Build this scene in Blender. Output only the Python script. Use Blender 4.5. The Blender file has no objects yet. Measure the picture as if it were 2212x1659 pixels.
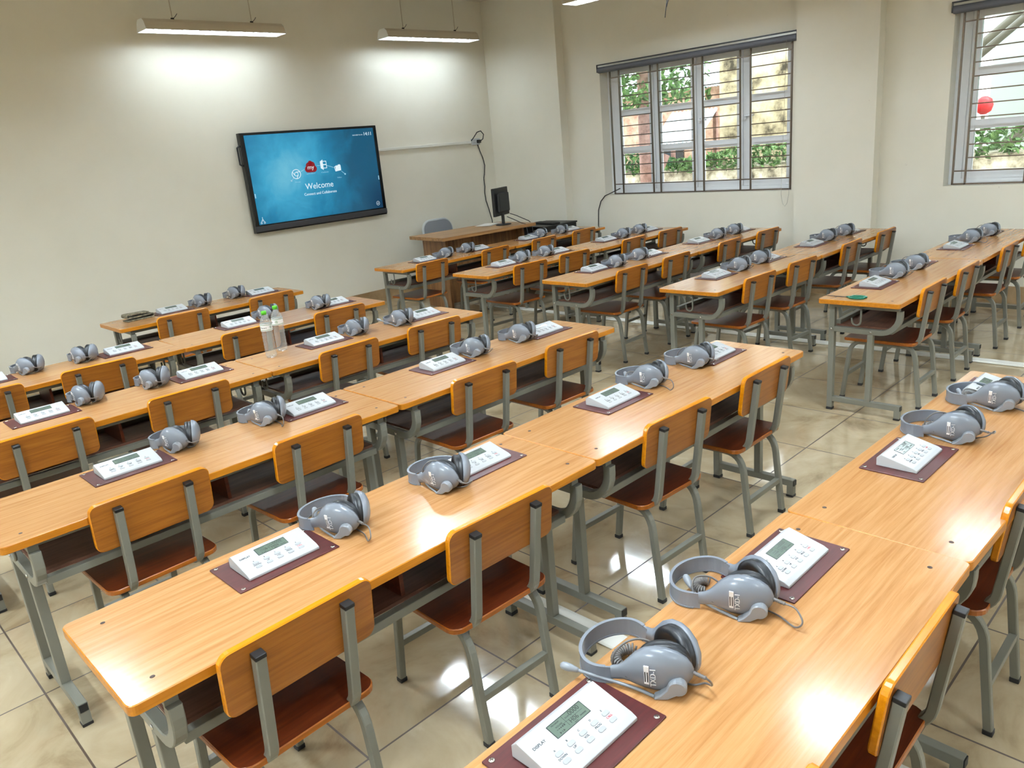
import bpy, bmesh, math, random
from mathutils import Vector, Matrix
R = math.radians
rnd = random.Random(7)
sc = bpy.context.scene
col = sc.collection

# ------------------------------------------------------------------ camera, sky, exposure
cam_d = bpy.data.cameras.new('camera')
cam = bpy.data.objects.new('camera', cam_d); col.objects.link(cam)
cam_d.sensor_fit = 'HORIZONTAL'; cam_d.sensor_width = 36.0
cam_d.lens = 1668.93 / 2212 * 36.0
cam_d.clip_start = 0.05
cam.location = (-1.9265, -2.1293, 1.8393)
cam.rotation_euler = (R(72.8411), R(5.1145), R(-45.0017))
sc.camera = cam

vs = sc.view_settings
sc.display_settings.display_device = 'sRGB'
vs.view_transform = 'Standard'; vs.look = 'None'; vs.gamma = 1.0; vs.use_curve_mapping = False
vs.exposure = EXPOSURE = 1.25
TUBE = 72.0            # strength of the fluorescent tubes
SKY = 2.4              # overcast sky

world = bpy.data.worlds.new('sky'); sc.world = world; world.use_nodes = True
bg = world.node_tree.nodes['Background']
bg.inputs['Color'].default_value = (0.93, 0.97, 1.0, 1); bg.inputs['Strength'].default_value = SKY
sc.cycles.use_denoising = True
sc.cycles.max_bounces = 7; sc.cycles.diffuse_bounces = 4; sc.cycles.glossy_bounces = 4
sc.cycles.transmission_bounces = 8; sc.cycles.transparent_max_bounces = 16
sc.cycles.caustics_reflective = False; sc.cycles.caustics_refractive = False
sc.cycles.sample_clamp_indirect = 6.0
sun_d = bpy.data.lights.new('sun', 'SUN'); sun_d.energy = 1.2; sun_d.angle = R(20)
sun = bpy.data.objects.new('sun', sun_d); col.objects.link(sun); sun.rotation_euler = (R(25), R(12), 0)

# ------------------------------------------------------------------ materials
def srgb(r, g, b):
    f = lambda c: (c/255/12.92) if c/255 <= 0.04045 else ((c/255+0.055)/1.055)**2.4
    return (f(r), f(g), f(b), 1)

def mat(name, color, rough=0.5, metal=0.0, spec=0.5, coat=0.0, emit=None, estr=0.0):
    m = bpy.data.materials.new(name); m.use_nodes = True
    p = m.node_tree.nodes['Principled BSDF']
    p.inputs['Base Color'].default_value = color if len(color) == 4 else (*color, 1)
    p.inputs['Roughness'].default_value = rough; p.inputs['Metallic'].default_value = metal
    p.inputs['Specular IOR Level'].default_value = spec; p.inputs['Coat Weight'].default_value = coat
    p.inputs['Coat Roughness'].default_value = 0.08
    if emit is not None:
        p.inputs['Emission Color'].default_value = (*emit[:3], 1); p.inputs['Emission Strength'].default_value = estr
    return m

class NT:
    def __init__(s, m): s.t = m.node_tree; s.n = s.t.nodes; s.p = s.n['Principled BSDF']
    def new(s, typ, **kw):
        n = s.n.new(typ)
        for k, v in kw.items(): setattr(n, k, v)
        return n
    def link(s, a, b): s.t.links.new(a, b)
    def coord(s, scale=(1, 1, 1), per_object=True):
        tc = s.new('ShaderNodeTexCoord'); mp = s.new('ShaderNodeMapping')
        mp.inputs['Scale'].default_value = scale
        s.link(tc.outputs['Object'], mp.inputs['Vector'])
        if per_object:
            oi = s.new('ShaderNodeObjectInfo'); mu = s.new('ShaderNodeMath', operation='MULTIPLY'); mu.inputs[1].default_value = 37.0
            s.link(oi.outputs['Random'], mu.inputs[0])
            cb = s.new('ShaderNodeCombineXYZ'); s.link(mu.outputs[0], cb.inputs[0]); s.link(mu.outputs[0], cb.inputs[1])
            s.link(cb.outputs[0], mp.inputs['Location'])
        return mp.outputs[0]
    def noise(s, vec, scale, detail=4, rough=0.55, dist=0.0):
        n = s.new('ShaderNodeTexNoise'); n.inputs['Scale'].default_value = scale; n.inputs['Detail'].default_value = detail
        n.inputs['Roughness'].default_value = rough; n.inputs['Distortion'].default_value = dist
        s.link(vec, n.inputs['Vector']); return n.outputs['Fac']
    def ramp(s, fac, stops):
        r = s.new('ShaderNodeValToRGB'); e = r.color_ramp.elements
        while len(e) < len(stops): e.new(0.5)
        for i, (p, c) in enumerate(stops): e[i].position = p; e[i].color = c if len(c) == 4 else (*c, 1)
        s.link(fac, r.inputs[0]); return r.outputs[0]
    def mix(s, fac, a, b, mode='MIX'):
        m = s.new('ShaderNodeMix', data_type='RGBA', blend_type=mode)
        for sock, v in ((m.inputs['Factor'], fac), (m.inputs['A'], a), (m.inputs['B'], b)):
            pass
        ins = [i for i in m.inputs if i.enabled]
        for sock, v in zip((ins[0], ins[1], ins[2]), (fac, a, b)):
            if hasattr(v, 'is_linked') or isinstance(v, bpy.types.NodeSocket): s.link(v, sock)
            elif isinstance(v, (int, float)): sock.default_value = v
            else: sock.default_value = v if len(v) == 4 else (*v, 1)
        return [o for o in m.outputs if o.enabled][0]
    def math(s, op, a, b=None):
        n = s.new('ShaderNodeMath', operation=op)
        for i, v in enumerate((a, b)):
            if v is None: continue
            if isinstance(v, bpy.types.NodeSocket): s.link(v, n.inputs[i])
            else: n.inputs[i].default_value = v
        return n.outputs[0]
    def bump(s, h, strength, dist=0.01):
        b = s.new('ShaderNodeBump'); b.inputs['Strength'].default_value = strength; b.inputs['Distance'].default_value = dist
        s.link(h, b.inputs['Height']); s.link(b.outputs[0], s.p.inputs['Normal'])

def wood(name, dark, mid, light, rough, scale=(1.6, 34, 34), coat=0.0, spec=0.5):
    m = mat(name, mid, rough, coat=coat, spec=spec); t = NT(m)
    v = t.coord(scale)
    f = t.noise(v, 2.0, 5, 0.6, 0.3); g = t.noise(t.coord((0.8, 6, 6)), 2.0, 3)
    fine = t.noise(t.coord((4, 160, 160)), 2.0, 2)
    c = t.ramp(f, [(0.30, dark), (0.5, mid), (0.70, light)])
    c2 = t.mix(t.math('MULTIPLY', g, 0.45), c, light)
    c3 = t.mix(t.math('MULTIPLY', t.math('GREATER_THAN', fine, 0.62), 0.22), c2, dark)
    t.link(c3, t.p.inputs['Base Color'])
    return m

M = {}
M['top'] = wood('beech_laminate', srgb(154, 102, 54), srgb(178, 128, 80), srgb(190, 145, 98), 0.16, (1.4, 30, 30))
M['edge'] = wood('varnished_edge', srgb(156, 90, 12), srgb(180, 110, 20), srgb(196, 128, 30), 0.3)
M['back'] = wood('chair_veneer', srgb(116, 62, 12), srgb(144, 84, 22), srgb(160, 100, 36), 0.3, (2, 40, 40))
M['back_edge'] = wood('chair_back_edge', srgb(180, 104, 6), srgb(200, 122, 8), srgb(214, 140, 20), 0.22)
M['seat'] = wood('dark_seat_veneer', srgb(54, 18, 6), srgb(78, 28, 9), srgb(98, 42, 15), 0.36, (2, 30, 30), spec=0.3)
M['seat_edge'] = wood('seat_edge', srgb(118, 58, 8), srgb(142, 74, 12), srgb(160, 92, 20), 0.3)
M['shelf'] = wood('shelf_board', srgb(74, 44, 34), srgb(98, 64, 50), srgb(116, 80, 64), 0.5, (2, 24, 24), spec=0.25)
M['plate'] = wood('burgundy_plate', srgb(50, 13, 13), srgb(66, 20, 20), srgb(80, 28, 27), 0.4, (3, 40, 40))
M['podium'] = wood('podium_veneer', srgb(70, 40, 18), srgb(118, 78, 42), srgb(164, 120, 74), 0.4, (14, 14, 0.7))
M['podium_top'] = wood('podium_top_veneer', srgb(96, 64, 34), srgb(140, 100, 58), srgb(172, 130, 82), 0.35, (0.8, 16, 16))
M['frame'] = mat('grey_enamel_steel', srgb(116, 115, 105), 0.38)
M['black'] = mat('black_plastic', srgb(14, 14, 16), 0.5)
M['hole'] = mat('dark_screw', srgb(52, 34, 22), 0.6)
M['chrome'] = mat('chrome', srgb(205, 205, 205), 0.22, metal=1.0)
M['steel'] = mat('stainless_bar', srgb(120, 108, 98), 0.3, metal=0.9)
M['white'] = mat('white_plastic', srgb(184, 187, 190), 0.35)
M['white_side'] = mat('white_button', srgb(166, 168, 171), 0.4)
M['lcd'] = mat('lcd_glass', srgb(96, 110, 100), 0.15)
M['lcd_ink'] = mat('lcd_ink', srgb(22, 30, 26), 0.4)
M['ink'] = mat('dark_print', srgb(40, 40, 44), 0.6)
M['red_ink'] = mat('red_print', srgb(200, 40, 50), 0.6)
M['grey'] = mat('grey_headset_plastic', srgb(120, 126, 136), 0.26, spec=0.5)
M['grey_hub'] = mat('light_grey_plastic', srgb(136, 141, 148), 0.33)
M['pad'] = mat('black_leatherette', srgb(16, 20, 26), 0.42)
M['cord'] = mat('grey_cable', srgb(104, 100, 98), 0.4)
M['label'] = mat('white_sticker', srgb(238, 238, 238), 0.5)
M['silver_ink'] = mat('pale_print', srgb(206, 208, 212), 0.5)
M['upvc'] = mat('white_upvc', srgb(240, 243, 248), 0.3)
M['blind'] = mat('grey_blind_fabric', srgb(92, 94, 102), 0.6)
M['alu'] = mat('brushed_aluminium', srgb(170, 168, 160), 0.35, metal=0.7)
M['dark_alu'] = mat('dark_rail', srgb(46, 46, 50), 0.45)
M['lamp'] = mat('lamp_housing', srgb(196, 184, 164), 0.45)
M['reflector'] = mat('white_reflector', srgb(240, 242, 244), 0.25)
for nm, k in (('tube', 0.7), ('tube_soft', 0.2), ('tube_inner', 1.75), ('tube_mid', 1.15), ('tube_fill', 3.0)): M[nm] = mat('lit_' + nm, (1, 1, 1), 0.4, emit=(0.80, 0.92, 1.0), estr=TUBE*k)
M['pvc'] = mat('white_trunking', srgb(226, 224, 216), 0.4)
M['green_cap'] = mat('green_cap', srgb(92, 200, 44), 0.35)
M['green_ink'] = mat('green_print', srgb(34, 120, 58), 0.5)
M['green_handle'] = mat('green_handle', srgb(12, 104, 82), 0.3)
M['paper'] = mat('paper', srgb(234, 232, 228), 0.7)
M['mesh_fabric'] = mat('grey_mesh_fabric', srgb(128, 131, 138), 0.7)
M['rubber'] = mat('black_rubber', srgb(24, 24, 26), 0.6)
M['screen_black'] = mat('gloss_black', srgb(10, 11, 14), 0.2)
M['white_glow'] = mat('screen_white', (0, 0, 0), 0.4, emit=(0.78, 0.92, 0.98), estr=0.40)
M['dim_glow'] = mat('screen_pale_blue', (0, 0, 0), 0.4, emit=(0.36, 0.68, 0.85), estr=0.34)
M['red_glow'] = mat('screen_red', (0, 0, 0), 0.4, emit=(0.32, 0.012, 0.02), estr=0.32)

m = M['cloth'] = mat('olive_cloth', srgb(92, 88, 74), 0.85); t = NT(m)
t.link(t.ramp(t.noise(t.coord((1, 1, 1)), 60, 3), [(0.35, srgb(52, 50, 42)), (0.65, srgb(134, 126, 104))]), t.p.inputs['Base Color'])

# wall paint with faint scuffs
m = M['wall'] = mat('cream_paint', srgb(222, 213, 192), 0.6); t = NT(m)
v = t.coord((1, 1, 1), False)
c = t.ramp(t.noise(v, 0.9, 4), [(0.3, srgb(226, 221, 206)), (0.7, srgb(234, 230, 217))])
s = t.math('MULTIPLY', t.math('GREATER_THAN', t.noise(v, 9.0, 5, 0.7), 0.735), 0.35)
t.link(t.mix(s, c, srgb(160, 150, 132)), t.p.inputs['Base Color'])
t.bump(t.noise(v, 60, 3), 0.06, 0.004)
m = M['ceiling'] = mat('ceiling_paint', srgb(236, 232, 222), 0.8)

# polished tiles
m = M['floor'] = mat('polished_tile', srgb(190, 172, 144), 0.08, spec=1.0); t = NT(m)
tc = t.new('ShaderNodeTexCoord'); sp = t.new('ShaderNodeSeparateXYZ'); t.link(tc.outputs['Object'], sp.inputs[0])
def grid(o, off, size):
    u = t.math('DIVIDE', t.math('SUBTRACT', o, off), size)
    f = t.math('FRACT', u)
    d = t.math('MINIMUM', f, t.math('SUBTRACT', 1.0, f))
    return t.math('MULTIPLY', d, size), t.math('FLOOR', u)
dx, ix = grid(sp.outputs[0], 0.92 - 62.0, 0.62); dy, iy = grid(sp.outputs[1], -0.256 - 63.2, 0.632)
gr = t.math('LESS_THAN', t.math('MINIMUM', dx, dy), 0.0036)
cb = t.new('ShaderNodeCombineXYZ'); t.link(ix, cb.inputs[0]); t.link(iy, cb.inputs[1])
wn = t.new('ShaderNodeTexWhiteNoise', noise_dimensions='3D'); t.link(cb.outputs[0], wn.inputs['Vector'])
va = t.new('ShaderNodeVectorMath', operation='ADD'); t.link(tc.outputs['Object'], va.inputs[0])
vsn = t.new('ShaderNodeVectorMath', operation='SCALE'); t.link(wn.outputs['Color'], vsn.inputs[0]); vsn.inputs['Scale'].default_value = 9.0
t.link(vsn.outputs[0], va.inputs[1])
mott = t.noise(va.outputs[0], 2.6, 6, 0.6, 0.8)
c = t.ramp(mott, [(0.3, srgb(142, 122, 94)), (0.45, srgb(172, 154, 124)), (0.62, srgb(184, 168, 140)), (0.75, srgb(204, 190, 164))])
t.link(t.mix(gr, c, srgb(70, 52, 36)), t.p.inputs['Base Color'])
t.link(t.math('ADD', t.math('MULTIPLY', gr, 0.5), t.math('ADD', 0.05, t.math('MULTIPLY', mott, 0.06))), t.p.inputs['Roughness'])
t.bump(t.noise(tc.outputs['Object'], 5.0, 2), 0.05, 0.01)

m = M['skirting'] = mat('skirting_tile', srgb(168, 140, 104), 0.2); t = NT(m)
t.link(t.ramp(t.noise(t.coord((1, 1, 1), False), 3, 5), [(0.35, srgb(146, 118, 84)), (0.65, srgb(184, 158, 122))]), t.p.inputs['Base Color'])

# clear window glass: mostly see-through, mirrors a little at a slant
m = M['glass'] = bpy.data.materials.new('window_glass'); m.use_nodes = True
nt = m.node_tree; nt.nodes.clear()
out = nt.nodes.new('ShaderNodeOutputMaterial'); mx = nt.nodes.new('ShaderNodeMixShader')
tr = nt.nodes.new('ShaderNodeBsdfTransparent'); gl = nt.nodes.new('ShaderNodeBsdfGlossy'); fr = nt.nodes.new('ShaderNodeFresnel')
gl.inputs['Roughness'].default_value = 0.02; tr.inputs['Color'].default_value = (0.95, 0.98, 0.97, 1); fr.inputs['IOR'].default_value = 1.45
nt.links.new(fr.outputs[0], mx.inputs[0]); nt.links.new(tr.outputs[0], mx.inputs[1]); nt.links.new(gl.outputs[0], mx.inputs[2])
nt.links.new(mx.outputs[0], out.inputs[0])
m = M['pet'] = bpy.data.materials.new('clear_bottle'); m.use_nodes = True
nt = m.node_tree; nt.nodes.clear()
out = nt.nodes.new('ShaderNodeOutputMaterial'); mx = nt.nodes.new('ShaderNodeMixShader')
tr = nt.nodes.new('ShaderNodeBsdfTransparent'); gl = nt.nodes.new('ShaderNodeBsdfGlossy'); lw = nt.nodes.new('ShaderNodeLayerWeight')
mm = nt.nodes.new('ShaderNodeMath'); mm.operation = 'MULTIPLY'; mm.inputs[1].default_value = 0.55
lw.inputs['Blend'].default_value = 0.35; gl.inputs['Roughness'].default_value = 0.06
tr.inputs['Color'].default_value = (0.93, 0.95, 0.95, 1)
nt.links.new(lw.outputs['Facing'], mm.inputs[0]); nt.links.new(mm.outputs[0], mx.inputs[0])
nt.links.new(tr.outputs[0], mx.inputs[1]); nt.links.new(gl.outputs[0], mx.inputs[2])
m2 = nt.nodes.new('ShaderNodeMixShader'); df = nt.nodes.new('ShaderNodeBsdfDiffuse'); df.inputs['Color'].default_value = (0.9, 0.92, 0.92, 1); m2.inputs[0].default_value = 0.16
nt.links.new(mx.outputs[0], m2.inputs[1]); nt.links.new(df.outputs[0], m2.inputs[2]); nt.links.new(m2.outputs[0], out.inputs[0])

# display picture: soft blue clouds
m = M['display'] = mat('display_picture', (0.004, 0.01, 0.015), 0.25); t = NT(m)
tc = t.new('ShaderNodeTexCoord'); sp = t.new('ShaderNodeSeparateXYZ'); t.link(tc.outputs['Object'], sp.inputs[0])
dist = t.new('ShaderNodeVectorMath', operation='DISTANCE'); t.link(tc.outputs['Object'], dist.inputs[0]); dist.inputs[1].default_value = (-0.42, 0, 0.10)
n1 = t.noise(tc.outputs['Object'], 3.0, 6, 0.6, 0.6)
f = t.math('ADD', dist.outputs['Value'], t.math('MULTIPLY', t.math('SUBTRACT', n1, 0.5), 0.9))
c = t.ramp(f, [(0.0, srgb(112, 198, 226)), (0.30, srgb(58, 170, 212)), (0.62, srgb(16, 134, 178)), (1.0, srgb(6, 88, 122))])
d2 = t.new('ShaderNodeVectorMath', operation='DISTANCE'); t.link(tc.outputs['Object'], d2.inputs[0]); d2.inputs[1].default_value = (0.95, 0, -0.42)
c = t.mix(t.math('SUBTRACT', 1.0, t.math('MINIMUM', t.math('MULTIPLY', d2.outputs['Value'], 2.2), 1.0)), c, srgb(8, 26, 66))
t.link(c, t.p.inputs['Emission Color']); t.p.inputs['Emission Strength'].default_value = 0.36

# outdoors
def noisy(name, stops, scale, rough=0.8, detail=6):
    m = mat(name, stops[0][1], rough); t = NT(m)
    t.link(t.ramp(t.noise(t.coord((1, 1, 1), False), scale, detail, 0.65), stops), t.p.inputs['Base Color']); return m
M['stain_wall'] = noisy('stained_render', [(0.36, srgb(70, 62, 50)), (0.48, srgb(196, 180, 148)), (0.62, srgb(232, 222, 196))], 2.4)
M['rubble'] = noisy('pale_rubble', [(0.35, srgb(86, 78, 66)), (0.5, srgb(190, 178, 156)), (0.65, srgb(236, 230, 216))], 5.0)
M['leaf'] = noisy('leaf_green', [(0.35, srgb(36, 58, 34)), (0.5, srgb(84, 122, 66)), (0.65, srgb(140, 176, 112))], 14.0)
M['bark'] = noisy('bark', [(0.3, srgb(120, 84, 76)), (0.7, srgb(186, 150, 140))], 9.0)
M['brick'] = noisy('old_brick', [(0.3, srgb(150, 104, 84)), (0.7, srgb(216, 184, 160))], 6.0)
M['roof_sheet'] = noisy('roof_sheet', [(0.3, srgb(150, 168, 180)), (0.7, srgb(222, 234, 238))], 3.0, 0.5)
M['mint'] = mat('mint_render', srgb(122, 152, 132), 0.7)
M['pale'] = mat('pale_render', srgb(176, 190, 184), 0.7)
M['red'] = mat('red_lantern', srgb(206, 36, 44), 0.5)
M['blue'] = mat('blue_sheet', srgb(24, 132, 172), 0.5)
M['soil'] = noisy('paving', [(0.3, srgb(120, 112, 100)), (0.7, srgb(176, 168, 152))], 3.0)

# ------------------------------------------------------------------ mesh helpers
class MB:
    """collects faces for one mesh object; every face carries a material slot"""
    def __init__(s): s.v = []; s.f = []; s.m = []; s.mats = []; s.sm = []
    def slot(s, m):
        if m not in s.mats: s.mats.append(m)
        return s.mats.index(m)
    def add(s, vs, fs, m, X=None, smooth=False):
        b = len(s.v); k = s.slot(m)
        s.v += [tuple((X @ Vector(p)) if X else p) for p in vs]
        for f in fs: s.f.append([i + b for i in f]); s.m.append(k); s.sm.append(smooth)
    def build(s, name, parent=None, loc=None):
        me = bpy.data.meshes.new(name); me.from_pydata(s.v, [], s.f)
        for k in s.mats: me.materials.append(M[k])
        me.polygons.foreach_set('material_index', s.m); me.polygons.foreach_set('use_smooth', s.sm)
        me.update()
        bm = bmesh.new(); bm.from_mesh(me); bmesh.ops.recalc_face_normals(bm, faces=bm.faces); bm.to_mesh(me); bm.free()
        o = bpy.data.objects.new(name, me); col.objects.link(o)
        if parent: o.parent = parent
        if loc: o.location = loc
        return o
    # shapes
    def box(s, c, d, m, X=None, bev=0.0):
        x, y, z = d[0]/2, d[1]/2, d[2]/2
        if bev <= 0:
            vs = [(c[0]+i*x, c[1]+j*y, c[2]+k*z) for i in (-1, 1) for j in (-1, 1) for k in (-1, 1)]
            s.add(vs, [(0, 1, 3, 2), (4, 6, 7, 5), (0, 4, 5, 1), (2, 3, 7, 6), (0, 2, 6, 4), (1, 5, 7, 3)], m, X); return
        bm = bmesh.new(); bmesh.ops.create_cube(bm, size=1)
        for v in bm.verts: v.co = Vector((v.co.x*d[0]+c[0], v.co.y*d[1]+c[1], v.co.z*d[2]+c[2]))
        bmesh.ops.bevel(bm, geom=list(bm.edges), offset=bev, segments=2, profile=0.6, affect='EDGES')
        s.bm(bm, m, X)
    def bm(s, bm, m, X=None, smooth=False):
        bm.verts.index_update()
        s.add([v.co[:] for v in bm.verts], [[v.index for v in f.verts] for f in bm.faces], m, X, smooth); bm.free()
    def prism(s, o, z0, z1, m, side=None, cham=0.0, X=None, bottom=None):
        """outline o (x, y), extruded in z, with a small chamfer round both faces"""
        n = len(o); side = side or m; bottom = bottom or m
        ins = offset_poly(o, -cham) if cham else o
        L = [(ins, z0), (o, z0+cham), (o, z1-cham), (ins, z1)] if cham else [(o, z0), (o, z1)]
        vs = [(p[0], p[1], z) for q, z in L for p in q]; k = len(L)
        s.add(vs, [[j*n+i, j*n+(i+1) % n, (j+1)*n+(i+1) % n, (j+1)*n+i] for j in range(k-1) for i in range(n)], side, X)
        s.add(vs, [list(range((k-1)*n, k*n))], m, X); s.add(vs, [list(range(n))[::-1]], bottom, X)
    def sweep(s, path, prof, axis, m, X=None, smooth=False, caps=True):
        """planar path; prof = (along axis, along in-plane normal)"""
        P = [Vector(p) for p in path]; a = Vector(axis).normalized(); n = len(prof); vs = []
        for i, p in enumerate(P):
            t0 = (p - P[i-1]).normalized() if i else None
            t1 = (P[i+1] - p).normalized() if i < len(P)-1 else None
            t = ((t0 or t1) + (t1 or t0)).normalized(); nn = a.cross(t).normalized()
            k = 1.0 / max(0.3, t.dot(t1 or t0))
            for u, v in prof: vs.append(tuple(p + a*u + nn*v*k))
        fs = [[i*n+j, i*n+(j+1) % n, (i+1)*n+(j+1) % n, (i+1)*n+j] for i in range(len(P)-1) for j in range(n)]
        if caps: fs += [list(range(n))[::-1], list(range((len(P)-1)*n, len(P)*n))]
        s.add(vs, fs, m, X, smooth)
    def tube(s, path, r, m, n=8, X=None, caps=True, radii=None):
        P = [Vector(p) for p in path]; vs = []; up = None
        for i, p in enumerate(P):
            t = (P[min(i+1, len(P)-1)] - P[max(i-1, 0)]).normalized()
            if up is None: up = Vector((0, 0, 1)) if abs(t.z) < 0.9 else Vector((1, 0, 0))
            up = (up - t*up.dot(t)).normalized(); w = t.cross(up); rr = radii[i] if radii else r
            for k in range(n):
                q = 2*math.pi*k/n; vs.append(tuple(p + (up*math.cos(q) + w*math.sin(q))*rr))
        fs = [[i*n+j, i*n+(j+1) % n, (i+1)*n+(j+1) % n, (i+1)*n+j] for i in range(len(P)-1) for j in range(n)]
        if caps: fs += [list(range(n))[::-1], list(range((len(P)-1)*n, len(P)*n))]
        s.add(vs, fs, m, X, True)
    def lathe(s, prof, m, n=24, X=None):
        """prof = (radius, z)"""
        vs = [(r*math.cos(2*math.pi*k/n), r*math.sin(2*math.pi*k/n), z) for r, z in prof for k in range(n)]
        fs = [[i*n+j, i*n+(j+1) % n, (i+1)*n+(j+1) % n, (i+1)*n+j] for i in range(len(prof)-1) for j in range(n)]
        fs += [list(range(n))[::-1], list(range((len(prof)-1)*n, len(prof)*n))]
        s.add(vs, fs, m, X, True)
    def text(s, txt, size, m, X, align='CENTER', depth=0.0004):
        cu = bpy.data.curves.new('t', 'FONT'); cu.body = txt; cu.size = size; cu.align_x = align; cu.align_y = 'CENTER'; cu.extrude = depth; cu.resolution_u = 3
        ob = bpy.data.objects.new('t', cu); me = bpy.data.meshes.new_from_object(ob)
        s.add([v.co[:] for v in me.vertices], [list(p.vertices) for p in me.polygons], m, X)
        bpy.data.objects.remove(ob); bpy.data.curves.remove(cu); bpy.data.meshes.remove(me)

def offset_poly(o, d):
    n = len(o); out = []
    for i in range(n):
        a, b, c = Vector(o[i-1]), Vector(o[i]), Vector(o[(i+1) % n])
        e1 = (b-a).normalized(); e2 = (c-b).normalized()
        n1 = Vector((e1.y, -e1.x)); n2 = Vector((e2.y, -e2.x)); q = (n1+n2)
        q = q.normalized() / max(0.4, q.normalized().dot(n1)) if q.length > 1e-6 else n1
        out.append((b.x + q.x*d, b.y + q.y*d))
    return out
def rrect(x0, y0, x1, y1, r, n=5):
    if not isinstance(r, (tuple, list)): r = (r,)*4
    pts = []
    for (cx, cy, a0), q in zip(((x0, y0, 180), (x1, y0, 270), (x1, y1, 0), (x0, y1, 90)), r):
        ccx = cx + q if cx == x0 else cx - q; ccy = cy + q if cy == y0 else cy - q
        for k in range(n+1):
            a = R(a0 + 90*k/n); pts.append((ccx + q*math.cos(a), ccy + q*math.sin(a)))
    return pts
def arc(c, r, a0, a1, n, f):
    return [f(c[0] + r*math.cos(R(a0+(a1-a0)*k/n)), c[1] + r*math.sin(R(a0+(a1-a0)*k/n))) for k in range(n+1)]
def rprof(w, h, b=0.003):
    x, y = w/2, h/2
    return [(-x+b, -y), (x-b, -y), (x, -y+b), (x, y-b), (x-b, y), (-x+b, y), (-x, y-b), (-x, -y+b)]

def thing(name, label, cat, loc=(0, 0, 0), rz=0.0, group=None):
    o = bpy.data.objects.new(name, None); col.objects.link(o); o.empty_display_size = 0.1
    o.location = loc; o.rotation_euler = (0, 0, rz); o['label'] = label; o['category'] = cat
    if group: o['group'] = group
    return o
def tag(o, label, cat, group=None, kind=None):
    o['label'] = label; o['category'] = cat
    if group: o['group'] = group
    if kind: o['kind'] = kind
    return o
def struct(o): o['kind'] = 'structure'; return o
def dup(root, loc, rz, label):
    def cp(o, p):
        c = o.copy(); col.objects.link(c)
        if p: c.parent = p
        for ch in kids[o.name]: cp(ch, c)
        return c
    kids = {}
    def scan(o):
        kids[o.name] = list(o.children)
        for ch in o.children: scan(ch)
    scan(root)
    r = cp(root, None); r.location = loc; r.rotation_euler = (0, 0, rz); r['label'] = label
    return r

# ------------------------------------------------------------------ the room
XW, YW, ZC, XL, YB = 6.405, 6.455, 3.78, -5.2, -6.2
W1 = (1.93, 4.52, 1.095, 2.70); W2 = (-2.2, 0.40, 1.095, 2.70); WT = 0.22
b = MB(); b.box(((XL+XW)/2, (YB+YW)/2, -0.06), (XW-XL+0.6, YW-YB+0.4, 0.12), 'floor'); floor = struct(b.build('floor'))
b = MB(); b.box(((XL+XW)/2, (YB+YW)/2, ZC+0.06), (XW-XL+0.4, YW-YB+0.4, 0.12), 'ceiling'); struct(b.build('ceiling'))
b = MB(); b.box(((XL+XW)/2, YW+0.1, ZC/2), (XW-XL+0.4, 0.2, ZC), 'wall'); struct(b.build('wall_front'))
b = MB(); b.box(((XL+XW)/2, YB-0.1, ZC/2), (XW-XL+0.4, 0.2, ZC), 'wall'); struct(b.build('wall_back'))
b = MB(); b.box((XL-0.1, (YB+YW)/2, ZC/2), (0.2, YW-YB, ZC), 'wall'); struct(b.build('wall_left'))
b = MB()
def wbox(y0, y1, z0, z1, x0=XW, x1=XW+WT, m='wall'): b.box(((x0+x1)/2, (y0+y1)/2, (z0+z1)/2), (x1-x0, y1-y0, z1-z0), m)
wbox(YB, YW, 0, W1[2]); wbox(YB, YW, W1[3], ZC)
wbox(W1[1], YW, W1[2], W1[3]); wbox(W2[1], W1[0], W1[2], W1[3]); wbox(YB, W2[0], W1[2], W1[3])
struct(b.build('wall_right'))
b = MB(); b.box(((6.262+XW)/2, (5.105+YW)/2, ZC/2), (XW-6.262, YW-5.105, ZC), 'wall'); struct(b.build('wall_corner_column'))
b = MB(); b.box(((6.262+XW)/2, (1.005+1.83)/2, ZC/2), (XW-6.262, 0.825, ZC), 'wall'); struct(b.build('wall_column'))
b = MB(); b.box(((XL+6.262)/2, YW-0.006, 0.0825), (6.262-XL, 0.012, 0.165), 'skirting'); struct(b.build('baseboard_front'))
b = MB()
for y0, y1, x in ((YB, 1.005, XW), (1.005, 1.83, 6.262), (1.83, 5.105, XW), (5.105, YW-0.012, 6.262)):
    b.box((x-0.006, (y0+y1)/2, 0.08), (0.012, y1-y0, 0.16), 'skirting')
struct(b.build('baseboard_right'))

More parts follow.
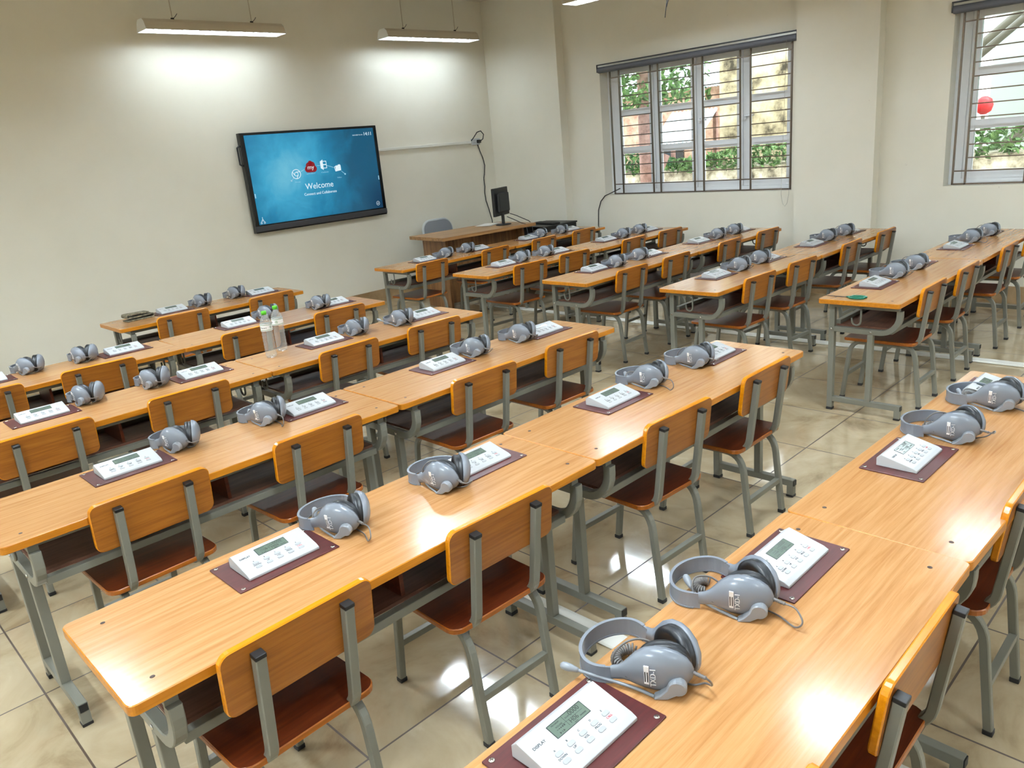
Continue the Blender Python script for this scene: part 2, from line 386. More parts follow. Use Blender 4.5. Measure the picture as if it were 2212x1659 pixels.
def window(n, y0, y1, z0, z1, sashes):
    XF = 6.585
    f = MB(); d = 0.05; w = 0.055
    f.box((XF, (y0+y1)/2, z0+w/2), (d, y1-y0, w), 'upvc'); f.box((XF, (y0+y1)/2, z1-w/2), (d, y1-y0, w), 'upvc')
    f.box((XF, y1-w, (z0+z1)/2), (d, w*2, z1-z0-2*w), 'upvc'); f.box((XF, y0+w/2, (z0+z1)/2), (d, w, z1-z0-2*w), 'upvc')
    win = struct(f.build('window_%d' % n))
    a0, a1 = y0+w, y1-2*w; sw = (a1-a0)/sashes; zb, zt = z0+w, z1-w
    for k in range(sashes):
        s = MB(); c0, c1 = a0+k*sw+0.004, a0+(k+1)*sw-0.004; x = XF-0.004; st = 0.075; dd = 0.06
        s.box((x, c0+st/2, (zb+zt)/2), (dd, st, zt-zb), 'upvc', bev=0.006); s.box((x, c1-st/2, (zb+zt)/2), (dd, st, zt-zb), 'upvc', bev=0.006)
        zs = [(zb, zb+0.075), (1.600, 1.682), (2.062, 2.146), (zt-0.075, zt)]
        for p, q in zs: s.box((x, (c0+c1)/2, (p+q)/2), (dd-0.004, c1-c0-2*st+0.01, q-p), 'upvc')
        so = s.build('sash', win)
        for j in range(3):
            g = MB(); g.box((x+0.01, (c0+c1)/2, (zs[j][1]+zs[j+1][0])/2), (0.005, c1-c0-2*st, zs[j+1][0]-zs[j][1]), 'glass'); g.build('pane', so)
        if k in (0, 1):
            h = MB(); h.box((x-0.042, c1-st/2, 1.92), (0.02, 0.025, 0.06), 'upvc', bev=0.004); h.box((x-0.055, c1-st/2-0.05, 1.925), (0.014, 0.11, 0.016), 'upvc', bev=0.004); h.build('handle', so)
window(1, *W1, 4); window(2, *W2, 4)

def grille(y0, y1, z0, z1, ys, label):
    g = MB(); x = 6.45; r = 0.0085
    g.box((x, (y0+y1)/2, z0+0.008), (0.016, y1-y0, 0.014), 'steel')
    for y in ys: g.box((x, y, (z0+z1)/2), (0.016, 0.016, z1-z0-0.004), 'steel')
    for z in (z0+0.128, z1-0.15): g.box((x, (y0+y1)/2, z), (0.012, y1-y0, 0.012), 'steel')
    for i in range(1, len(ys)-1, 2):
        a, c = ys[i], ys[i+1]
        for k in range(10): g.box((x, (a+c)/2, z0+0.128+0.1196*(k+1)), (0.011, abs(a-c), 0.011), 'steel')
    tag(g.build('window_grille'), label, 'window grille')
grille(1.94, 4.40, 1.10, 2.69, [4.392, 4.251, 3.773, 3.665, 3.174, 3.05, 2.569, 2.441, 1.963], 'brown steel bar grille over the window beside the corner column')
grille(-2.12, 0.34, 1.10, 2.69, [0.333, 0.224, -0.26, -0.37, -0.86, -0.98, -1.46, -1.59, -2.08], 'brown steel bar grille over the window beyond the middle column')
def blind(y0, y1, label):
    t = thing('roller_blind', label, 'blind', (6.40, (y0+y1)/2, 2.66), 0, 'roller blinds')
    L = y1-y0
    a = MB(); a.box((-0.005, 0, 0.05), (0.07, L, 0.012), 'dark_alu'); a.box((-0.005, 0, 0.032), (0.05, L*0.995, 0.02), 'alu'); a.build('head_rail', t)
    a = MB(); X = Matrix.Translation((-0.012, -L/2+0.012, -0.012)) @ Matrix.Rotation(R(-90), 4, 'X')
    a.lathe([(0.034, 0), (0.036, 0.01), (0.036, L-0.034), (0.034, L-0.024)], 'blind', 20, X); a.build('fabric_roll', t)
    a = MB(); a.box((-0.012, L/2-0.006, 0.005), (0.062, 0.010, 0.085), 'dark_alu', bev=0.003); a.build('bracket', t)
    a = MB(); a.box((-0.012, -L/2+0.006, 0.005), (0.062, 0.010, 0.085), 'dark_alu', bev=0.003); a.build('bracket', t)
    a = MB(); y = -L/2+0.06
    a.tube([(-0.05, y, -0.03), (-0.05, y, -1.6), (-0.05, y+0.02, -1.70), (-0.05, y+0.045, -1.73), (-0.05, y+0.07, -1.70), (-0.05, y+0.09, -1.6), (-0.05, y+0.05, -0.03)], 0.0016, 'alu', 5); a.build('bead_chain', t)
blind(1.87, 4.53, 'dark grey roller blind rolled up over the window beside the corner column')
blind(-2.25, 0.42, 'dark grey roller blind rolled up over the window beyond the middle column')

# ------------------------------------------------------------------ hanging fluorescent lights
def make_light():
    t = thing('pendant_light', 'x', 'light')
    prof = [(-0.115, 0), (-0.085, 0.075), (-0.05, 0.105), (0.05, 0.105), (0.085, 0.075), (0.115, 0)]
    inn = [(0.108, 0.0), (0.08, 0.068), (0.046, 0.095), (-0.046, 0.095), (-0.08, 0.068), (-0.108, 0.0)]
    L = 0.74; n = len(prof)
    a = MB()
    vs = [(s*L, y, z) for s in (-1, 1) for y, z in prof]
    a.add(vs, [[i, i+1, n+i+1, n+i] for i in range(n-1)], 'lamp')
    vs2 = [(s*L, y, z) for s in (-1, 1) for y, z in inn]
    a.add(vs2, [[i, i+1, n+i+1, n+i] for i in range(n-1)], 'reflector')
    for s in (-1, 1):
        o = [(s*L, y, z) for y, z in prof] + [(s*L, y, z) for y, z in inn]
        a.add(o, [[i, i+1, 2*n-2-i, 2*n-1-i] for i in range(n-1)], 'lamp')
    a.build('housing', t)
    for s in (-1, 1):
        e = MB(); e.add([(s*L, y, z) for y, z in prof] + [(s*(L+0.004), y, z) for y, z in prof], [list(range(n)), list(range(n, 2*n))] + [[i, (i+1) % n, n+(i+1) % n, n+i] for i in range(n)], 'reflector'); e.build('end_plate', t)
    for y in (-0.042, 0.042):
        q = MB(); q.tube([(-0.70, y, 0.034), (0.70, y, 0.034)], 0.013, 'tube', 10); q.build('fluorescent_tube', t)
    q = MB()
    for k in range(15): q.box((-0.66+k*0.0943, 0, 0.006), (0.0012, 0.2, 0.012), 'reflector')
    q.box((0, 0, 0.006), (1.46, 0.0012, 0.012), 'reflector'); q.build('louvre', t)
    for x in (-0.42, 0.42):
        q = MB(); q.tube([(x, 0, 0.105), (x, 0, 0.58)], 0.005, 'lamp', 8); q.build('suspension_rod', t)
        q = MB(); q.box((x, 0, 0.115), (0.03, 0.012, 0.024), 'black'); q.tube([(x, 0, 0.115), (x+0.03, -0.01, 0.14), (x+0.05, -0.012, 0.165)], 0.003, 'black', 5); q.build('clamp', t)
    return t
proto = make_light()
LP = [((2.09, 6.01, 3.20), 0, 'tube light hanging above the big screen'), ((4.93, 6.01, 3.20), 0, 'tube light hanging above the teacher desk near the corner column'),
      ((4.70, 2.76, 3.15), 90, 'tube light at the picture top edge, hanging before the corner column')]
LP += [((x, y, 3.15), 90, 'tube light hanging over the %s of the room' % w) for x, y, w in
       ((1.98, 2.76, 'middle front'), (-0.95, 2.76, 'inner front'), (4.70, -1.05, 'window side middle'), (1.98, -1.05, 'middle'), (-0.95, -1.05, 'inner middle'),
        (-3.75, 2.76, 'far inner front (unseen, added as fill)'), (-3.75, -1.05, 'far inner middle (unseen, added as fill)'), (4.70, -4.7, 'window side back'), (1.98, -4.7, 'middle back'), (-0.95, -4.7, 'inner back'))]  # far inner pair is unseen, added to brighten the front wall
for i, (p, a, lb) in enumerate(LP):
    o = proto if i == 0 else dup(proto, p, R(a), lb)
    o.location = p; o.rotation_euler = (0, 0, R(a)); o['label'] = lb; o['group'] = 'hanging tube lights'
    for ch in o.children:                      # tube strength set by column to balance the brightness of the walls
        if ch.name.startswith('fluorescent_tube'):
            ch.material_slots[0].link = 'OBJECT'
            ch.material_slots[0].material = M['tube_soft' if i < 2 else 'tube' if p[0] > 4 else 'tube_mid' if p[0] > 1 else 'tube_inner' if p[0] > -2 else 'tube_fill']

# ------------------------------------------------------------------ desk, chair, console, headset (one of each, then copies)
def make_desk():
    t = thing('school_desk', 'x', 'desk', group='two-seat school desks')
    L, D = 1.614, 0.492
    a = MB(); a.prism(rrect(0, -D, L, 0, 0.02), 0.721, 0.75, 'top', 'edge', 0.0025, bottom='shelf'); a.build('desktop', t)
    for x in (0.08, L-0.08):
        for y in (-0.08, -0.42):
            a = MB(); a.lathe([(0.0065, 0.7498), (0.006, 0.7506), (0.002, 0.7502)], 'hole', 10, Matrix.Translation((x, y, 0))); a.build('screw', t)
    P = rprof(0.034, 0.034)
    for xs, sg in ((0.095, -1), (L-0.095, 1)):
        a = MB(); a.box((xs, -0.06, 0.361), (0.034, 0.036, 0.69), 'frame', bev=0.003); f = a.build('front_leg', t)
        a = MB(); a.box((xs, -0.06, 0.008), (0.037, 0.039, 0.016), 'rubber', bev=0.003); a.build('rubber_foot', f)
        a = MB(); a.box((xs, -0.27, 0.704), (0.034, 0.386, 0.034), 'frame', bev=0.003); a.build('top_bar', t)
        a = MB(); path = [(xs, -0.078, 0.545), (xs, -0.355, 0.545)] + arc((-0.355, 0.655), 0.11, 270, 180, 7, lambda u, v: (xs, u, v))[1:] + [(xs, -0.465, 0.688)]
        a.sweep(path, P, (1, 0, 0), 'frame'); a.build('bracket_arm', t)
        a = MB(); a.box((xs, -0.30, 0.31), (0.034, 0.034, 0.436), 'frame', bev=0.003); a.build('rear_leg', t)
        a = MB(); a.box((xs, -0.288, 0.076), (0.034, 0.42, 0.034), 'frame', bev=0.003); a.box((xs, -0.481, 0.036), (0.034, 0.034, 0.05), 'frame', bev=0.003); fb = a.build('foot_bar', t)
        a = MB(); a.box((xs, -0.4995, 0.076), (0.028, 0.005, 0.028), 'black'); a.build('end_cap', fb)
        a = MB(); a.box((xs, -0.481, 0.006), (0.037, 0.037, 0.012), 'rubber', bev=0.003); a.build('rubber_foot', fb)
        for y in (-0.06, -0.302):
            a = MB(); a.lathe([(0.008, 0), (0.008, 0.003), (0.004, 0.005)], 'chrome', 10, Matrix.Translation((xs+sg*0.0165, y, 0.545)) @ Matrix.Rotation(R(90*sg), 4, 'Y')); a.build('bolt', t)
        a = MB(); xh = xs+sg*0.026
        a.tube([(xh, -0.245, 0.712), (xh, -0.245, 0.612)] + arc((-0.218, 0.612), 0.027, 180, 360, 7, lambda u, v: (xh, u, v))[1:] + [(xh, -0.189, 0.63)], 0.006, 'frame', 8)
        a.build('bag_hook', t)
    a = MB(); a.box((L/2, -0.235, 0.568), (L-0.224, 0.31, 0.012), 'shelf'); a.build('book_shelf', t)
    for y, z in ((-0.405, 0.548), (-0.088, 0.585)):
        a = MB(); a.box((L/2, y, z), (L-0.224, 0.03, 0.028), 'frame', bev=0.003); a.build('shelf_rail', t)
    a = MB(); a.box((L/2, -0.42, 0.706), (L-0.224, 0.026, 0.03), 'frame', bev=0.003); a.build('top_rail', t)
    a = MB(); a.box((L/2, -0.245, 0.645), (0.014, 0.27, 0.15), 'seat'); a.build('shelf_divider', t)
    return t

def make_chair(px=0.126):
    t = thing('school_chair', 'x', 'chair', group='plywood school chairs')
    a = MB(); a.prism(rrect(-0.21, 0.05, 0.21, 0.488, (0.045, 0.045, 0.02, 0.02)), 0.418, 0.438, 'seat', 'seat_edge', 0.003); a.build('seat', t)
    a = MB(); a.prism(rrect(-0.216, -0.093, 0.216, 0.093, 0.03), -0.0095, 0.0095, 'back', 'back_edge', 0.003, Matrix.Translation((0, 0.0305, 0.698)) @ Matrix.Rotation(R(96.7), 4, 'X')); a.build('backrest', t)
    for s in (-1, 1):
        x = px*s
        a = MB(); path = [(x, 0.0015, 0.748), (x, 0.0379, 0.474)] + arc((0.1173, 0.4835), 0.08, 186.75, 270, 7, lambda u, v: (x, u, v))[1:] + [(x, 0.40, 0.4035)]
        a.sweep(path, rprof(0.029, 0.026), (1, 0, 0), 'frame'); p = a.build('back_post', t)
        a = MB(); a.box((x, 0, 0), (0.03, 0.027, 0.012), 'black', Matrix.Translation((0, 0.0003, 0.7535)) @ Matrix.Rotation(R(6.7), 4, 'X'), 0.002); a.build('post_cap', p)
        x = 0.153*s; bz = lambda p, q, r: [tuple((1-u)**2*i + 2*u*(1-u)*j + u*u*k for i, j, k in zip(p, q, r)) for u in [k/7 for k in range(8)]]
        a = MB(); path = [(x, 0.505, 0.012)] + bz((x, 0.469, 0.31), (x, 0.458, 0.405), (x, 0.375, 0.405)) + bz((x, 0.145, 0.405), (x, 0.062, 0.405), (x, 0.052, 0.31)) + [(x, 0.018, 0.012)]
        a.sweep(path, rprof(0.026, 0.026), (1, 0, 0), 'frame'); f = a.build('side_frame', t)
        for y in (0.505, 0.018):
            a = MB(); a.box((x, y, 0.009), (0.029, 0.029, 0.018), 'rubber', bev=0.003); a.build('rubber_foot', f)
    for y in (0.486, 0.036):
        a = MB(); a.box((0, y, 0.17), (0.29, 0.024, 0.024), 'frame', bev=0.002); a.build('stretcher', t)
    return t

def make_console():
    t = thing('desk_console', 'x', 'control console', group='listening consoles screwed to the desks')
    a = MB(); a.prism(rrect(-0.157, -0.098, 0.157, 0.098, 0.003), 0, 0.004, 'plate', 'plate', 0.0008); pl = a.build('base_plate', t)
    for x in (-0.142, 0.142):
        for y in (-0.085, 0.085):
            a = MB(); X = Matrix.Translation((x, y, 0.004)); a.lathe([(0.0068, 0), (0.006, 0.0016), (0.003, 0.0026), (0.001, 0.0028)], 'chrome', 14, X)
            a.box((0, 0, 0.0028), (0.007, 0.0014, 0.0006), 'hole', X); a.box((0, 0, 0.0028), (0.0014, 0.007, 0.0006), 'hole', X); a.build('plate_screw', pl)
    pr = [(-0.062, 0.004), (-0.062, 0.0115), (-0.049, 0.018), (0.047, 0.042), (0.062, 0.03), (0.062, 0.004)]
    bm = bmesh.new(); A = [bm.verts.new((-0.111, y, z)) for y, z in pr]; B = [bm.verts.new((0.111, y, z)) for y, z in pr]; n = len(pr)
    bm.faces.new(A); bm.faces.new(B[::-1])
    for i in range(n): bm.faces.new((A[i], B[i], B[(i+1) % n], A[(i+1) % n]))
    bmesh.ops.bevel(bm, geom=list(bm.edges), offset=0.0018, segments=2, profile=0.6, affect='EDGES')
    a = MB(); a.bm(bm, 'white'); a.build('casing', t)
    T = Matrix.Translation((0, 0.047, 0.042)) @ Matrix.Rotation(math.atan2(0.024, 0.096), 4, 'X')
    P = lambda u, v: (u*0.222-0.111, -v*0.099)
    x0, y0 = P(0.30, 0.45); x1, y1 = P(0.725, 0.14); cx, cy = (x0+x1)/2, (y0+y1)/2
    a = MB(); a.box((cx, cy, 0.0002), (x1-x0, y1-y0, 0.001), 'lcd', T)
    for c, d in (((cx, y1), (x1-x0, 0.0012)), ((x0, cy), (0.0012, y1-y0)), ((x1, cy), (0.0008, y1-y0)), ((cx, y0), (x1-x0, 0.0006))): a.box((*c, 0.0006), (*d, 0.0012), 'lcd_ink', T)
    w, h = x1-x0, y1-y0
    a.box((x0+w*0.42, cy+0.002, 0.0008), (0.0005, h*0.8, 0.0003), 'lcd_ink', T); a.box((cx+w*0.1, cy, 0.0008), (w*0.62, 0.0005, 0.0003), 'lcd_ink', T)
    tx = lambda s, u, v, sz, m='lcd_ink', al='CENTER', z=0.0008: a.text(s, sz, m, T @ Matrix.Translation((x0+w*u, y0+h*v, z)), al, 0.0001)
    tx('0000', 0.74, 0.77, 0.0145); tx('H06', 0.60, 0.33, 0.0135); tx('EXAM', 0.52, 0.70, 0.0045); tx('PROGRAM', 0.20, 0.84, 0.0045); tx('VOLUME', 0.24, 0.60, 0.0048); tx('SEAT', 0.60, 0.08, 0.0042); tx('ANSWER', 0.84, 0.20, 0.0042)
    for k in range(5): a.box((x0+w*(0.14+0.05*k), y0+h*0.42, 0.0008), (w*0.03, h*(0.03+0.02*k), 0.0003), 'lcd_ink', T)
    tx('\u25b6 II \u25b6', 0.2, 0.15, 0.005); a.build('lcd_screen', t)
    a = MB(); pu = lambda s, u, v, sz, m='ink': a.text(s, sz, m, T @ Matrix.Translation((*P(u, v), 0.0004)), 'CENTER', 0.0002)
    pu('DISPLAY', 0.135, 0.31, 0.0088)
    us = (0.20, 0.352, 0.504, 0.656, 0.808)
    for u, c, w2 in zip(us, 'ABCDE', ('DOWN', 'UP', 'VOL', 'PROG', 'CALL')): pu(c, u-0.012, 0.585, 0.0058); pu(w2, u, 0.776, 0.0066, 'red_ink' if w2 == 'CALL' else 'ink')
    a.build('lettering', t)
    for u in us:
        for v in (0.68, 0.872):
            a = MB(); x, y = P(u, v); a.prism(rrect(x-0.0092, y-0.0048, x+0.0092, y+0.0048, 0.0042, 4), -0.0005, 0.0016, 'white_side', 'white_side', 0.0006, T); a.build('button', t)
    return t

def shell_sections(k=1.0):
    S = [(y*0.82, h, d, c) for y, h, d, c in shell_raw()]
    return S
def shell_raw():
    S = [(-0.090, .004, .004, .050), (-0.086, .016, .012, .050), (-0.074, .031, .021, .0515), (-0.052, .044, .029, .053), (-0.024, .0515, .034, .054), (0.004, .053, .035, .054),
         (0.030, .049, .032, .053), (0.052, .040, .026, .049), (0.070, .029, .018, .042), (0.084, .0215, .0125, .036), (0.098, .0185, .010, .031), (0.116, .0175, .009, .0285)]
    return S
FOOT = [None]
def make_headset(kind):
    t = thing('headset', 'x', 'headset', group='grey headsets lying on the desks')
    pt = []
    for s in (-1, 1):
        X = Matrix.Translation((s*0.039, 0.0, 0)) @ Matrix.Rotation(R(-24*s), 4, 'Z') @ Matrix.Translation((0, 0, 0.054)) @ Matrix.Rotation(R(7*s), 4, 'Y') @ Matrix.Translation((0, 0, -0.054))
        pt.append(X)
        a = MB(); n = 12; vs = []; S = shell_sections()
        for y, h, d, c in S:
            for k in range(n+1):
                q = -math.pi/2 + math.pi*k/n; vs.append((s*d*abs(math.cos(q))**0.8, y, c + h*math.sin(q)))
        fs = [[i*(n+1)+k, i*(n+1)+k+1, (i+1)*(n+1)+k+1, (i+1)*(n+1)+k] for i in range(len(S)-1) for k in range(n)]
        fs += [[i*(n+1), (i+1)*(n+1), (i+1)*(n+1)+n, i*(n+1)+n] for i in range(len(S)-1)]
        a.add(vs, fs, 'grey', X, True); a.add(vs[:n+1], [list(range(n+1))], 'grey', X); a.add(vs[-(n+1):], [list(range(n+1))], 'grey', X)
        sh = a.build('ear_shell', t)
        a = MB(); n = 28; rings = [(0.0, .93), (-.003, 1.0), (-.008, .985), (-.011, .95), (-.014, .99), (-.022, .97), (-.026, .88), (-.026, .72), (-.020, .62), (-.020, .1)]; vs = []
        for dx, r in rings:
            for k in range(n):
                q = 2*math.pi*k/n; vs.append((s*dx, -0.014 + 0.057*r*math.cos(q), 0.0535 + 0.0525*r*math.sin(q)))
        a.add(vs, [[i*n+k, i*n+(k+1) % n, (i+1)*n+(k+1) % n, (i+1)*n+k] for i in range(len(rings)-1) for k in range(n)] + [list(range((len(rings)-1)*n, len(rings)*n))], 'pad', X, True)
        a.build('ear_pad', sh)
    # headband
    ends = [pt[0] @ Vector((-0.003, 0.092, 0.0285)), pt[1] @ Vector((0.003, 0.092, 0.0285))]
    l, r_ = ends
    path = [(l.x, l.y, 0), (l.x-0.012, l.y+0.03, 0), (l.x-0.010, l.y+0.058, 0), (l.x+0.010, l.y+0.084, 0), (l.x+0.040, l.y+0.101, 0), (0, l.y+0.107, 0),
            (r_.x-0.040, r_.y+0.101, 0), (r_.x-0.010, r_.y+0.084, 0), (r_.x+0.010, r_.y+0.058, 0), (r_.x+0.012, r_.y+0.03, 0), (r_.x, r_.y, 0)]
    def smooth(p, n=4):
        out = []
        for i in range(len(p)-1):
            p0, p1, p2, p3 = p[max(i-1, 0)], p[i], p[i+1], p[min(i+2, len(p)-1)]
            for k in range(n):
                u = k/n; out.append(tuple(0.5*(2*b_ + (c_-a_)*u + (2*a_-5*b_+4*c_-d_)*u*u + (3*b_-a_-3*c_+d_)*u**3) for a_, b_, c_, d_ in zip(p0, p1, p2, p3)))
        return out + [p[-1]]
    sp = smooth(path)
    a = MB(); Zb = 0.0285
    a.sweep(sp, [(-0.0195, -0.0022), (0.0195, -0.0022), (0.0195, 0.0022), (-0.0195, 0.0022)], (0, 0, 1), 'grey', Matrix.Translation((0, 0, Zb-0.006)), smooth=False)
    for dz in (-0.0195, 0.0195): a.sweep(sp[2:-2], [(-0.0018, -0.0038), (0.0018, -0.0038), (0.0018, 0.0038), (-0.0018, 0.0038)], (0, 0, 1), 'grey', Matrix.Translation((0, 0, Zb-0.006+dz*0.97)))
    a.build('headband', t)
    # near shell: print, sticker, microphone hub, boom
    X = pt[0]
    F = X @ Matrix.Translation((-0.0352, 0, 0.054)) @ Matrix(((0, 0, -1, 0), (-1, 0, 0, 0), (0, 1, 0, 0), (0, 0, 0, 1)))   # x -> -Y, y -> Z, normal -X
    a = MB(); a.box((-0.019, 0.004, -0.0008), (0.010, 0.046, 0.003), 'label', F @ Matrix.Rotation(R(-9), 4, 'Y'), 0.0004)
    for k, dx in enumerate((-0.0215, -0.0165)): a.box((dx, 0.000, 0.0011), (0.0022, 0.026, 0.0004), 'ink', F @ Matrix.Rotation(R(-9), 4, 'Y'))
    a.build('sticker', t)
    a = MB(); a.text('TXD-1', 0.0165, 'silver_ink', F @ Matrix.Translation((-0.005, 0.002, 0.0002)) @ Matrix.Rotation(R(90), 4, 'Z'), 'CENTER', 0.0006)
    a.text('L', 0.010, 'ink', F @ Matrix.Translation((-0.062, -0.02, -0.0205)) @ Matrix.Rotation(R(-22), 4, 'Y'), 'CENTER', 0.0006); a.build('lettering', t)
    H = X @ Matrix.Translation((-0.026, -0.042, 0.036))
    a = MB(); o = [(0.019*math.cos(R(q)), 0.019*math.sin(R(q))) for q in range(-100, 171, 18)] + [(-0.0215, -0.004), (-0.035, -0.020), (-0.046, -0.0275), (-0.048, -0.0335), (-0.020, -0.030)]
    HF = H @ Matrix(((0, 0, -1, 0), (-1, 0, 0, 0), (0, 1, 0, 0), (0, 0, 0, 1)))
    a.prism(o[::1], -0.002, 0.017, 'grey_hub', 'grey_hub', 0.0025, HF); a.build('microphone_hub', t)
    FOOT[0] = HF @ Vector((-0.046, -0.0335, 0.017)); e = HF @ Vector((-0.047, -0.0300, 0.009))
    if kind == 0: ctrl = [e, (e.x-0.006, e.y+0.04, 0.009), (e.x-0.014, e.y+0.09, 0.012), (e.x-0.028, e.y+0.14, 0.019), (e.x-0.036, e.y+0.165, 0.024)]
    elif kind == 1: ctrl = [e, (e.x, e.y+0.03, 0.006), (e.x+0.008, e.y+0.075, 0.006), (e.x+0.020, e.y+0.115, 0.010), (e.x+0.034, e.y+0.14, 0.022)]
    else: ctrl = [e, (e.x, e.y+0.03, 0.006), (e.x+0.004, e.y+0.06, 0.006), (e.x+0.012, e.y+0.095, 0.008), (e.x+0.018, e.y+0.115, 0.012)]
    ctrl = [tuple(c) for c in ctrl]; sm = smooth(ctrl, 5)
    a = MB(); a.tube(sm, 0.0035, 'grey_hub', 8); mb = a.build('microphone_boom', t)
    d = (Vector(sm[-1]) - Vector(sm[-3])).normalized(); p = Vector(sm[-1])
    a = MB(); a.tube([p + d*q for q in (-0.006, 0, 0.012, 0.022, 0.03, 0.034)], 0, 'grey_hub', 12, radii=[0.0045, 0.006, 0.0085, 0.009, 0.0075, 0.003]); a.build('microphone', mb)
    # cable
    ns = X @ Vector((-0.006, -0.072, 0.05)); dv = Vector((-0.12, -1, 0)).normalized()
    a = MB(); q = [ns + dv*(0.003*k) for k in range(11)]; a.tube(q, 0, 'cord', 10, radii=[0.0046 if k % 2 else 0.0034 for k in range(11)]); a.build('strain_relief', t)
    e = q[-1]
    if kind == 0: cp = [e, e+Vector((.006, -.006, -.010)), (e.x+0.02, e.y-0.002, 0.02), (e.x+0.035, e.y+0.02, 0.006), (0.0, -0.05, 0.004), (0.01, 0.03, 0.004), (-0.004, 0.07, 0.004), (-0.03, 0.10, 0.010)]
    elif kind == 1: cp = [e, e+Vector((0, -.025, -.004)), (e.x-0.012, e.y-0.045, 0.025), (e.x-0.012, e.y-0.028, 0.006), (e.x+0.012, e.y+0.02, 0.004), (0.0, -0.03, 0.004), (0.0, 0.05, 0.004), (-0.03, 0.10, 0.010)]
    else: cp = [e, e+Vector((.012, -.010, -.004)), (e.x+0.04, e.y+0.0, 0.042), (0.01, -0.075, 0.02), (0.0, -0.03, 0.006), (0.008, 0.02, 0.004), (0.0, 0.06, 0.004), (-0.03, 0.10, 0.010)]
    a = MB(); a.tube(smooth([tuple(c) for c in cp], 6), 0.0022, 'cord', 7)
    arch = [(-0.055, 0.096, 0.012), (-0.054, 0.092, 0.055), (-0.036, 0.072, 0.082), (-0.008, 0.048, 0.080), (0.012, 0.020, 0.055), (0.014, -0.01, 0.02)] if kind != 1 else [(-0.055, 0.105, 0.010), (-0.05, 0.120, 0.034), (-0.02, 0.125, 0.044), (0.012, 0.10, 0.034), (0.016, 0.06, 0.01)]
    a.tube(smooth(arch, 6), 0.0025, 'cord', 7)
    helix = []; cx, cy, rr = (0.0, 0.085, 0.034) if kind != 1 else (0.0, 0.11, 0.026); turns = 15; N = turns*10
    for k in range(N+1):
        th = R(205 - 190*k/N); ph = 2*math.pi*turns*k/N; w = rr + 0.0105*math.cos(ph)
        helix.append((cx + w*math.cos(th), cy + w*math.sin(th)*0.9, 0.0140 + 0.0105*math.sin(ph)))
    a.tube(helix, 0.0026, 'cord', 6); a.build('coiled_cable', t)
    return t

ORD = ['first', 'second', 'third', 'fourth', 'fifth', 'sixth']
ROWS = {  # row: (block, order from the screen wall, [(desk x of its inner end, y of its far edge, turn), ...])
 'F': ('inner', 0, [(-0.02, 4.715, 0)]), 'E': ('inner', 1, [(-1.632, 3.492, 0), (-0.012, 3.488, -1.6)]), 'D': ('inner', 2, [(-1.617, 2.335, 0), (0.002, 2.335, -0.5)]),
 'C': ('inner', 3, [(-1.600, 1.172, 0), (0.019, 1.172, 0.4)]), 'B': ('inner', 4, [(-1.602, 0.008, 0), (0.016, 0.012, 0)]), 'A': ('inner', 5, [(-1.592, -1.176, 0), (0.027, -1.176, -1.2)]),
 'P': ('window', 0, [(2.672, 4.655, 0), (4.292, 4.640, 0)]), 'Q': ('window', 1, [(2.692, 3.427, 0), (4.311, 3.430, 0)]), 'S': ('window', 2, [(2.698, 2.290, 0), (4.318, 2.285, 0)]),
 'T': ('window', 3, [(2.725, 1.143, 0), (4.345, 1.143, 0)]), 'U': ('window', 4, [(2.765, -0.030, 0), (4.389, -0.025, 0)])}
def where(row, i):
    blk, k, ds = ROWS[row]
    if len(ds) == 1: d = 'only desk'
    elif blk == 'inner': d = ('outer desk', 'aisle desk')[i]
    else: d = ('aisle desk', 'window desk')[i]
    return d, '%s %s row from screen' % (ORD[k], blk)
desk0 = make_desk(); used = False
for row, (blk, k, ds) in ROWS.items():
    for i, (x, y, a) in enumerate(ds):
        d, w = where(row, i); lb = 'two-seat beech desk, the %s of %s' % (d, w)
        if not used: o = desk0; used = True
        else: o = dup(desk0, (0, 0, 0), 0, lb)
        o.location = (x, y, 0); o.rotation_euler = (0, 0, R(a)); o['label'] = lb

